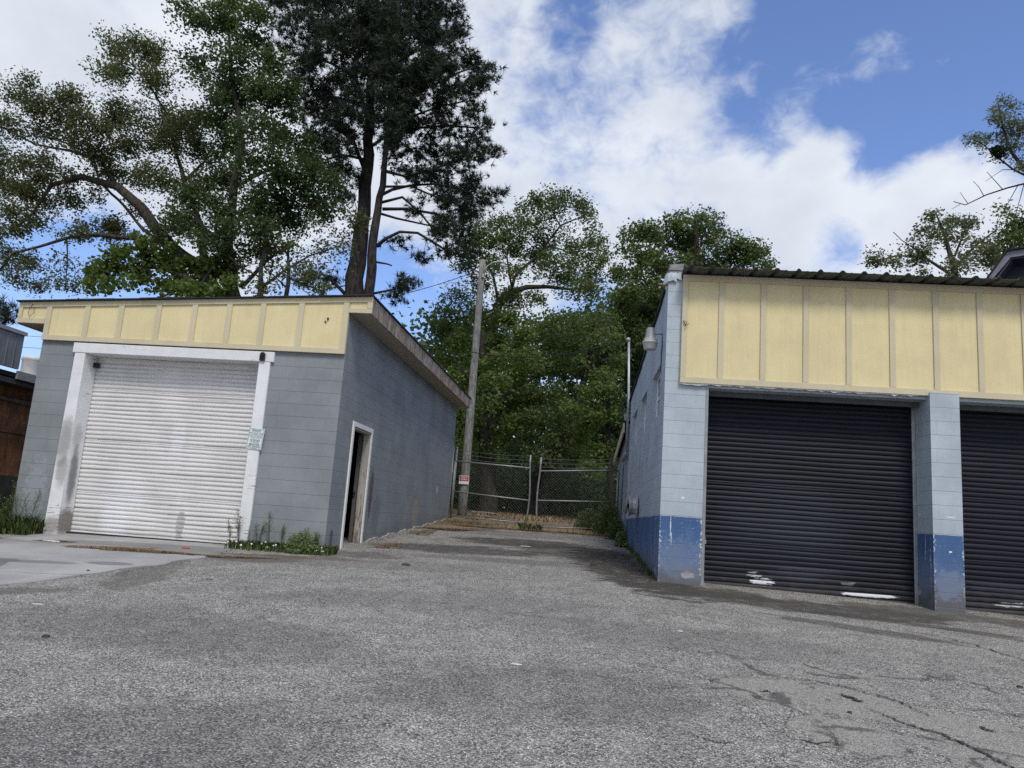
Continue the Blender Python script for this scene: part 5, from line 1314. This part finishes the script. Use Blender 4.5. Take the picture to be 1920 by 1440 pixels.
T9 = tree('tall sparse tree with drooping pale leaves and bare twigs at the right edge', 21,
     [[(1990, 900, 26), (1985, 500, 20), (1970, 380, 14), (1925, 325, 10), (1895, 280, 7), (1880, 240, 5), (1872, 195, 3)], [(1935, 335, 6), (1900, 318, 5), (1870, 295, 4), (1845, 272, 3), (1820, 258, 2.5)], [(1975, 350, 7), (1920, 345, 5), (1890, 352, 4), (1850, 365, 3.5), (1810, 384, 2.5), (1788, 378, 2)],
      [(1845, 368, 2), (1835, 350, 1.5), (1825, 340, 1.2)], [(1815, 382, 2), (1805, 368, 1.2), (1800, 360, 1)], [(1800, 383, 1.6), (1785, 392, 1)], [(1880, 355, 2.2), (1862, 335, 1.8), (1850, 322, 1.2)], [(1900, 318, 2.2), (1880, 318, 1.8), (1862, 330, 1.2), (1848, 340, 1)], [(1910, 345, 2), (1885, 390, 1.8), (1870, 420, 1.4), (1865, 445, 1)], [(1920, 345, 2), (1905, 400, 1.5), (1900, 440, 1)], [(1895, 280, 3), (1920, 240, 2), (1925, 200, 1.5)], [(1880, 240, 2), (1860, 225, 1.5), (1845, 222, 1)]],
     [(1876, 182, 12, 8), (1870, 200, 16, 10), (1890, 205, 16, 12), (1905, 225, 16, 18), (1875, 225, 14, 12), (1885, 245, 18, 12), (1835, 258, 18, 6), (1855, 255, 10, 5), (1820, 258, 8, 4), (1910, 260, 14, 14), (1895, 290, 14, 14), (1915, 300, 12, 16), (1875, 262, 8, 5), (1950, 230, 30, 50), (1970, 320, 40, 40), (1890, 225, 22, 20), (1915, 240, 14, 20), (1900, 265, 18, 14), (1910, 320, 18, 10), (1845, 262, 14, 7)],
     LEAF['pale'], M['bark_dark'], (.10, .035), 4.2, 40, .13, dyr=.4, thr=.8)
mt = at(1872, 284, 20.8); Pm = unit(420) * (rng.uniform(.2, 1, 420) ** .5)[:, None] * np.array([.24, .2, .2])
o = fastmesh('mistletoe', leaves(Pm, .085, .05), 4, LEAF['dark']); o.location = tuple(mt); tag(o, 'dark round mistletoe ball on the sparse right hand tree', 'mistletoe')

# --- woods behind (one mass)
def mass(name, Y0, Y1, boxes, leaf, n, L, W, label, cat):
    P = []
    for (x0, y0, x1, y1, k) in boxes:
        m_ = int(n * k); xs = rng.uniform(x0, x1, m_); ys = rng.uniform(y0, y1, m_) ; Ys = rng.uniform(Y0, Y1, m_)
        # clumped
        cx = rng.uniform(x0, x1, 26 + m_ // 500); cy = rng.uniform(y0, y1, len(cx)); cY = rng.uniform(Y0, Y1, len(cx)); idx = rng.integers(0, len(cx), m_)
        q = np.stack([cx[idx] + rng.normal(size=m_) * 24, cy[idx] + rng.normal(size=m_) * 15, cY[idx] + rng.normal(size=m_) * .8], 1)
        dd = (q[:, :1] - 960) / FPX * CRt - (q[:, 1:2] - 720) / FPX * CU + CF
        P.append(dd * (q[:, 2:3] / dd[:, 1:2]))
    P = np.concatenate(P); P = P[P[:, 2] > gz(P[:, 0], P[:, 1]) + .02]
    o = fastmesh(name, leaves(P, L, W), 4, leaf); return tag(o, label, cat, None, 'stuff')
mass('woods', 38, 55, [(780, 760, 1240, 960, 1.), (780, 600, 1240, 780, .55), (1150, 560, 1330, 700, .3)], LEAF['gum'], 42000, .30, .2, 'deep shaded woods far behind the gates', 'woods')
mass('undergrowth', 30, 37, [(800, 850, 1230, 955, 1.), (840, 915, 1230, 972, .7)], LEAF['gum'], 26000, .16, .08, 'dark green undergrowth behind the chain link gates', 'undergrowth')

# --- shrubs and weeds
def shrub(name, loc, R, H, n, leaf, label, cat, L=.09, W=.03, stuff=False):
    P = unit(n) * (rng.uniform(.1, 1, n) ** .5)[:, None]
    P = np.stack([P[:, 0] * R, P[:, 1] * R, np.abs(P[:, 2]) * H + .02], 1)
    root = empty(name, loc, 0, label, cat)
    mb = MB()
    for i in range(14):
        a = rng.uniform(0, 6.28); r = rng.uniform(.2, .9) * R; mb.tube([(0, 0, -.05), (math.cos(a) * r * .4, math.sin(a) * r * .4, H * .45), (math.cos(a) * r, math.sin(a) * r, H * rng.uniform(.6, .95))], [.012, .008, .003], 5)
    mb.build('stem', M['bark_grey'], root); fastmesh('foliage', leaves(P, L, W), 4, leaf, root); return root
for (px, py, Y, R, H, lb) in ((1140, 985, 21.4, .45, .85, 'bushy green weed shrub growing against the right gate leaf'), (1105, 990, 22.5, .45, .6, 'small green shrub behind the right gate leaf near the middle')):
    p = at(px, py, Y); shrub('shrub', (p[0], Y, zg(p[0], Y)), R, H, 1900, LEAF['grass'], lb, 'shrub', .13, .022)
p = FR.W(-.22, 5.6, 0); shrub('shrub', (p[0], p[1], zg(p[0], p[1])), .16, .35, 500, LEAF['weed'], 'little green weed at the foot of the blue side wall', 'weed')
p = FR.W(-.25, 7.6, 0); shrub('shrub', (p[0], p[1], zg(p[0], p[1])), .28, .55, 900, LEAF['grass'], 'green weed clump at the annex wall foot', 'weed', .11, .02)


def blades(name, pts, hmin, hmax, leaf, label, cat, wd=.012, lean=.5, kind='stuff'):
    n = len(pts); base_ = np.array(pts, float)
    h = rng.uniform(hmin, hmax, n); a = rng.uniform(0, 6.283, n); side = np.stack([np.cos(a), np.sin(a), np.zeros(n)], 1); ln = np.stack([-np.sin(a), np.cos(a), np.zeros(n)], 1) * (rng.uniform(0, lean, n) * h)[:, None]
    up = np.array([0, 0, 1.]) * h[:, None]
    V = np.stack([base_ - side * wd / 2, base_ + side * wd / 2, base_ + side * wd * .35 + up * .6 + ln * .35, base_ + up + ln, base_ - side * wd * .35 + up * .6 + ln * .35], 1)
    V = V.reshape(-1, 3); o = fastmesh(name, V, 5, leaf); return tag(o, label, cat, None, kind)


def scatter(poly_fn, n):
    out = []
    while len(out) < n:
        q = poly_fn()
        if q is not None: out.append((q[0], q[1], zg(q[0], q[1])))
    return out
# grass at the garage front right corner
def f1():
    u = rng.uniform(-1.45, .22); v = -abs(rng.normal()) * (.13 if u < -.75 else .17) - .01
    if v < -.42: return None
    q = FL.W(u, v, 0); return q[0], q[1]
blades('grass', scatter(f1, 2600), .03, .16, LEAF['grass'], 'green grass and clover along the grey garage front corner', 'grass', .012, .8)
def f2():
    u = rng.uniform(-9.5, -4.66); lim = .5 + .28 * max(0, -4.9 - u); v = .15 - rng.uniform(0, 1) ** 1.2 * lim
    if u > -5.3 and v > -.02: return None
    q = FL.W(u, v, 0); return q[0], q[1]
blades('grass', scatter(f2, 9000), .05, .34, LEAF['grass'], 'tall uncut grass left of the white door post', 'grass', .014, .7)
def f2b():
    q = FL.W(rng.uniform(-12, -5.4), rng.uniform(.1, 4.5), 0); return q[0], q[1]
blades('grass', scatter(f2b, 9000), .08, .34, LEAF['grass'], 'grass growing in the alley between shop and garage', 'grass', .016, .7)
def f3():
    x = rng.uniform(-1.5, 3.2); y = 20.2 + abs(rng.normal()) * .5
    if rng.uniform() > (1. if (abs(x - .75) < .3 or x > 2.4) else .10): return None
    return x, y
blades('grass', scatter(f3, 550), .04, .20, LEAF['grass'], 'thin grass tufts along the dirt edge under the gates', 'grass', .012, .7)
def f4():
    x = rng.uniform(-2, 4.5); y = rng.uniform(24, 33); return x, y
blades('dry_grass', scatter(f4, 7000), .03, .12, LEAF['straw'], 'dry straw coloured grass behind the gates', 'dry grass', .016, 1.4)
def f5():
    v = rng.uniform(.3, 8.2); u = -abs(rng.normal()) * .05 - .01 - (.03 * max(0, v - 4)); q = FR.W(u, v, 0); return q[0], q[1]
blades('grass', scatter(f5, 700), .02, .10, LEAF['grass'], 'weedy grass strip at the foot of the blue side wall', 'grass', .01, .9)
# tall weeds, one by one
def weed(u, v, h, seed, label, fr=FL, white=True):
    r = random.Random(seed); q = fr.W(u, v, 0); root = empty('weed', (q[0], q[1], zg(q[0], q[1])), 0, label, 'weed', 'tall weeds by the grey garage')
    mb = MB(); L = []
    for k in range(r.randint(2, 4)):
        a = r.uniform(0, 6.28); dx_, dy_ = math.cos(a) * .12 * h, math.sin(a) * .12 * h; hh = h * r.uniform(.65, 1)
        pts = [(0, 0, -.02), (dx_ * .4, dy_ * .4, hh * .4), (dx_ * .8 + r.uniform(-.02, .02), dy_ * .8, hh * .75), (dx_ * 1.2, dy_ * 1.2, hh)]
        mb.tube(pts, [.005, .004, .003, .002], 4, cap=False)
        for j in range(10):
            t = .15 + .85 * j / 10; p = np.array(pts[1]) * (1 - t) + np.array(pts[3]) * t; b = r.uniform(0, 6.28); e = p + np.array([math.cos(b), math.sin(b), .8]) * .07 * h
            mb.tube([p, e], .0018, 3, cap=False); L.append(e)
            L.append(p)
    mb.build('stem', simple('weed stem', (.09, .10, .05), .8), root)
    Pq = np.repeat(np.array(L), 3, 0) + rng.normal(size=(len(L) * 3, 3)) * .012
    fastmesh('leaf', leaves(Pq, .026, .010), 4, LEAF['weed'], root)
    return root
for i, (u, v, h, lb) in enumerate(((-1.33, -.10, .62, 'tall dry weed with fine seed heads against the right white post'), (-1.46, -.12, .48, 'branchy weed just left of the right white post base'), (-1.05, -.06, .50, 'lone thin weed stalk on the grey wall right of the post'),
                                   (-.86, -.05, .62, 'tallest thin weed stalk in the middle of the grey corner wall'), (-.66, -.08, .40, 'short forked weed left of the bushy weed'), (-.30, -.12, .48, 'weed stalk rising out of the bushy green weed'), (-.08, -.08, .36, 'weed stalk nearest the grey garage corner'),
                                   (-5.05, -.12, .85, 'tall dark stalk on the left grey wall by the white post'), (-5.2, -.10, .75, 'slender stalk at the left end of the grey wall'), (-4.85, -.14, .80, 'budding stalk between grass and left white post'), (-5.35, -.2, .7, 'outermost stalk at the grey garage left corner'))):
    weed(u, v, h, i, lb)
q = FL.W(-.28, -.22, 0); shrub('weed', (q[0], q[1], zg(q[0], q[1])), .27, .30, 2200, LEAF['weed'], 'bushy pale green weed at the grey garage corner', 'weed', .05, .014)
q = FL.W(-.02, -.2, 0); shrub('weed', (q[0], q[1], zg(q[0], q[1])), .2, .13, 800, LEAF['weed'], 'low green weed beside the side doorway', 'weed', .04, .014)
# clover heads
M['clover'] = simple('white clover', (.75, .74, .66), .8)
P = []
for k in range(40):
    u = rng.uniform(-1.5, .2); v = -rng.uniform(.05, .36); q = FL.W(u, v, 0); P.append((q[0], q[1], zg(q[0], q[1]) + rng.uniform(.04, .13)))
C0 = MB().lathe([(-.014, 0), (-.011, .011), (0, .017), (.010, .012), (.014, 0)], (0, 0, 0), (0, 0, 1), 7); C0.tube([(0, 0, -.12), (0, 0, -.008)], .0015, 3, cap=False)
o0 = C0.build('clover_flower', M['clover'], None, P[0]); tag(o0, 'white clover flower head in the grass at the grey garage corner', 'flower', 'white clover heads')
for p in P[1:]:
    c = o0.copy(); COL.objects.link(c); c.location = p; s_ = rng.uniform(.7, 1.25); c.scale = (s_, s_, s_)


# pine straw drifts: thin needles lying on the ground
def straw(cx, cy, rx, ry, ro, n, label):
    a = rng.uniform(0, 6.283, n); r = np.sqrt(rng.uniform(0, 1, n)) * (1 + .25 * np.sin(a * 3 + cx * 5) + .15 * np.sin(a * 7)); x = np.cos(a) * r * rx; y = np.sin(a) * r * ry
    X = cx + x * math.cos(ro) - y * math.sin(ro); Yy = cy + x * math.sin(ro) + y * math.cos(ro)
    Z = gz(X, Yy) + .026 + rng.uniform(0, .02, n) * np.clip(1.1 - r, 0, 1)
    th = rng.uniform(0, 3.14, n); L = rng.uniform(.06, .15, n); d = np.stack([np.cos(th), np.sin(th), rng.normal(size=n) * .08], 1) * L[:, None] / 2; s_ = np.stack([-np.sin(th), np.cos(th), np.zeros(n)], 1) * .0035
    P_ = np.stack([X, Yy, Z], 1); V = np.stack([P_ - d - s_, P_ - d + s_, P_ + d + s_, P_ + d - s_], 1).reshape(-1, 3)
    o = fastmesh('pine_straw', V, 4, LEAF['straw']); tag(o, label, 'pine straw', None, 'stuff')
straw(-5.45, 11.25, .62, .24, -.05, 2600, 'rust brown pine straw drift on the concrete before the white door')
straw(-4.75, 11.15, .6, .14, -.12, 1500, 'thin straw trail on the right side of the concrete apron')
straw(-6.55, 11.75, .28, .07, .0, 450, 'straw scraps at the left white post foot')
straw(-1.25, 18.6, .62, .28, .3, 2000, 'thick rust straw pile at the far end of the grey side wall')
straw(-1.7, 17.2, .25, .8, -.1, 900, 'straw line along the grey side wall foot')
straw(-1.95, 13.9, .22, .55, -.1, 500, 'thin straw along the wall just past the side doorway')
straw(0., 20.3, 1.6, .28, 0, 2600, 'straw band where the asphalt meets the dirt')
straw(-1.0, 21.6, .8, .9, 0, 2500, 'rust straw under the left gate leaf by the pole')
straw(2.0, 20.35, 1.1, .25, -.05, 1300, 'straw and leaves along the asphalt edge by the blue garage')
straw(-3.7, 11.1, .5, .12, .1, 350, 'faint rust stain of needles beside the clover')

# small litter
M['litter_white'] = simple('white scrap', (.52, .52, .49), .8); M['litter_red'] = simple('red scrap', (.45, .04, .04), .6); M['stone'] = simple('dark stone', (.05, .045, .04), .9, var=.3); M['rotten'] = simple('grey board', (.22, .19, .16), .9, var=.25)
def scrap(x, y, sx, sy, sz_, m_, name, label, cat, rot=0., lift=.024):
    mb = MB(); n = 9; ring = [(math.cos(6.283 * k / n) * sx * random.uniform(.6, 1.1), math.sin(6.283 * k / n) * sy * random.uniform(.6, 1.1)) for k in range(n)]
    vs = [(a, b, random.uniform(0, sz_ * .2)) for a, b in ring] + [(a * .7, b * .7, sz_ * random.uniform(.6, 1)) for a, b in ring] + [(0, 0, sz_)]
    fs = [(k, (k + 1) % n, n + (k + 1) % n, n + k) for k in range(n)] + [(n + k, n + (k + 1) % n, 2 * n) for k in range(n)]
    mb.add(vs, fs); o = mb.build(name, m_, None, (x, y, zg(x, y) + lift)); o.rotation_euler = (0, 0, rot); return tag(o, label, cat)
def onp(px, py):
    d = ray(px, py); t = -1.43 / (d[2] - .058 * d[1]); p = d * t; return p[0], p[1]
for (px, py, a, b, h, mm, nm, lb, ct) in (
        (350, 1027, .09, .035, .02, 'litter_red', 'litter', 'crumpled red scrap under the white roller door', 'litter'), (100, 1010, .18, .05, .02, 'litter_white', 'litter', 'torn white paper at the foot of the left white post', 'litter'),
        (70, 1131, .07, .02, .008, 'litter_white', 'litter', 'flat white scrap on the asphalt at lower left', 'litter'), (165, 1069, .022, .02, .015, 'stone', 'stone', 'small black stone on the concrete apron', 'stone'),
        (760, 1062, .07, .05, .03, 'stone', 'stone', 'dark leaf lump on the asphalt near the side doorway', 'debris'), (1112, 1062, .05, .05, .05, 'stone', 'stone', 'round dark clod on the asphalt by the blue wall', 'debris'),
        (985, 1026, .14, .02, .012, 'litter_white', 'litter', 'pale flattened strip in the middle of the passage', 'litter'), (968, 1250, .05, .02, .012, 'litter_white', 'litter', 'white chip on the asphalt in the middle foreground', 'litter'),
        (85, 1196, .035, .025, .02, 'stone', 'stone', 'black pebble at the left edge of the asphalt', 'stone'), (1912, 1283, .03, .03, .02, 'stone', 'stone', 'black pebble at the right edge of the asphalt', 'stone'), (1594, 1340, .02, .018, .012, 'stone', 'stone', 'tiny black pebble on the patched asphalt', 'stone'),
        (386, 1089, .09, .015, .01, 'stone', 'twig', 'short dark twig on the asphalt before the concrete', 'twig'), (1276, 1187, .035, .025, .012, 'litter_white', 'litter', 'small white scrap on the asphalt below the blue corner', 'litter')):
    x_, y_ = onp(px, py); scrap(x_, y_, a, b, h, M[mm], nm, lb, ct, rot=random.uniform(-.3, .3), lift=.014 if px > 420 or py > 1100 else .024)
# boards and sticks lying behind the gate
for (px, py, Y, L, r, ro, lb) in ((910, 955, 26.3, .9, .05, .05, 'grey log lying at the foot of the thick trunk'), (905, 965, 24.6, .9, .03, .1, 'pale broken board beside the pole'), (950, 973, 23.8, .7, .025, -.1, 'dark branch lying on the dirt behind the left leaf'),
                                  (925, 967, 24.8, .45, .02, .3, 'white stick on the dirt behind the left leaf'), (860, 960, 24.2, .5, .03, .5, 'pale branch heap beside the gate post')):
    p = at(px, py, Y); mb = MB(); mb.tube([(-L / 2, 0, 0), (0, .02, .015), (L / 2, 0, 0)], [r, r * .9, r * .7], 7, jag=.1)
    o = mb.build('log' if r > .04 else 'stick', M['rotten'], None, (p[0], Y, zg(p[0], Y) + r)); o.rotation_euler = (0, 0, ro); tag(o, lb, 'fallen wood')
# a few red-brown bricks/leaves on the dirt
for k in range(14):
    x_ = rng.uniform(-1.2, 1.5); y_ = rng.uniform(22.4, 26); scrap(x_, y_, .07, .04, .03, M['stone'], 'leaf_litter', 'curled dead leaf on the dirt behind the gates', 'dead leaf')['group'] = 'dead leaves behind the gates'


# loose grit on the asphalt and dead leaf flecks along the walls
def grit(name, X, Y, size, mat, label, cat, lift=.016):
    n = len(X); P_ = np.stack([X, Y, gz(X, Y) + lift], 1); r = size * rng.uniform(.4, 1.3, n)[:, None]
    th = rng.uniform(0, 6.28, n)
    k = [np.stack([np.cos(th + q), np.sin(th + q), np.zeros(n)], 1) * r * rng.uniform(.7, 1.1, n)[:, None] for q in (0, 2.1, 4.2)]
    top = P_ + np.array([0, 0, 1.]) * r * .8
    F_ = []
    for a, b in ((0, 1), (1, 2), (2, 0)): F_ += [P_ + k[a], P_ + k[b], top]
    V = np.stack(F_, 1).reshape(-1, 3)
    o = fastmesh(name, V, 3, mat); tag(o, label, cat, None, 'stuff')


n_ = 2600
Yg = rng.uniform(2.6, 12, n_); Xg = rng.uniform(-.75, .75, n_) * Yg
ok = (Xg < 5.5) & ~((Yg > 10.6) & (Xg > 2.2)) & ~((Yg > 11.9) & (Xg < -2.4))
grit('gravel', Xg[ok], Yg[ok], .006, leafmat('pale grit', (.22, .21, .19), (.62, .60, .56), (.05, .05, .05), .8, .0), 'fine loose grit scattered over the asphalt', 'gravel')
vv_ = rng.uniform(-.3, 7.8, 1500); uu_ = -np.abs(rng.normal(size=1500)) * .55 - .03
W_ = np.array([FR.W(a, b, 0)[:2] for a, b in zip(uu_, vv_)])
W_ = W_[::3]; grit('leaf_litter', W_[:, 0], W_[:, 1], .015, LEAF['litter'], 'dead leaf flecks on the dark grime beside the blue side wall', 'leaf litter')
vv_ = -np.abs(rng.normal(size=900)) * .22 + .40; uu_ = rng.uniform(.7, 8, 900)
W_ = np.array([FR.W(a, b, 0)[:2] for a, b in zip(uu_, vv_)])
grit('leaf_litter', W_[:, 0], W_[:, 1], .009, LEAF['litter'], 'small brown crumbs in front of the dark roller doors', 'leaf litter')
vv_ = rng.uniform(1.9, 9.5, 700); uu_ = np.abs(rng.normal(size=700)) * .22 + .04
W_ = np.array([FL.W(a, b, 0)[:2] for a, b in zip(uu_, vv_)])
grit('leaf_litter', W_[:, 0], W_[:, 1], .013, LEAF['litter'], 'dead leaf flecks along the foot of the grey side wall', 'leaf litter')
xx_, yy_ = onp(1565, 1402)
blades('grass', [(xx_ + rng.normal() * .02, yy_ + rng.normal() * .02, zg(xx_, yy_) + .012) for _ in range(40)], .008, .024, LEAF['grass'], 'tiny green sprig in a crack at lower right', 'grass', .003, .9)

# open cracks and broken edges in the old surface, lower right
M['crack'] = simple('crack tar and grit', (.050, .047, .045), .95, var=.4, scale=30, bump=.8)
rc = random.Random(8)
for pts, wmax in ((((1391, 1261), (1451, 1270), (1534, 1281), (1587, 1290), (1640, 1304), (1686, 1315), (1723, 1334), (1761, 1349)), .016), (((1625, 1330), (1663, 1345), (1708, 1364), (1761, 1376), (1814, 1398), (1867, 1425), (1897, 1440), (1940, 1465)), .026),
                  (((1421, 1300), (1440, 1301), (1455, 1306)), .016), (((1799, 1327), (1852, 1328), (1905, 1338), (1960, 1352)), .014), (((1575, 1306), (1600, 1312), (1620, 1320)), .045), (((1837, 1361), (1852, 1368), (1868, 1371)), .03),
                  (((1500, 1392), (1530, 1400), (1560, 1396)), .02), (((1693, 1175), (1761, 1187), (1829, 1202), (1916, 1228), (1980, 1250)), .022), (((1560, 1265), (1620, 1272), (1690, 1275)), .008), (((1240, 1150), (1330, 1168), (1420, 1180)), .006), (((1300, 1385), (1345, 1398), (1380, 1396)), .012)):
    P3 = []
    for a, b in zip(pts[:-1], pts[1:]):
        for k in range(9):
            q = (a[0] + (b[0] - a[0]) * k / 9 + rc.gauss(0, 1.6), a[1] + (b[1] - a[1]) * k / 9 + rc.gauss(0, .9)); P3.append(np.array(onp(*q)))
    n_ = len(P3); L_, R_ = [], []
    for i in range(n_):
        d_ = P3[min(i + 1, n_ - 1)] - P3[max(i - 1, 0)]; d_ /= np.linalg.norm(d_) + 1e-6; nn_ = np.array([-d_[1], d_[0]]); t_ = math.sin(math.pi * (i + .3) / n_) ** .5
        for S_, sg_ in ((L_, 1), (R_, -1)):
            w_ = wmax * t_ * rc.uniform(.12, .75); p_ = P3[i] + nn_ * w_ * sg_; S_.append((p_[0], p_[1], zg(p_[0], p_[1]) + .0185))
    mb = MB(); mb.add(L_ + R_, [(n_ + i, n_ + i + 1, i + 1, i) for i in range(n_ - 1)]); mb.build('crack', M['crack'], LOT)
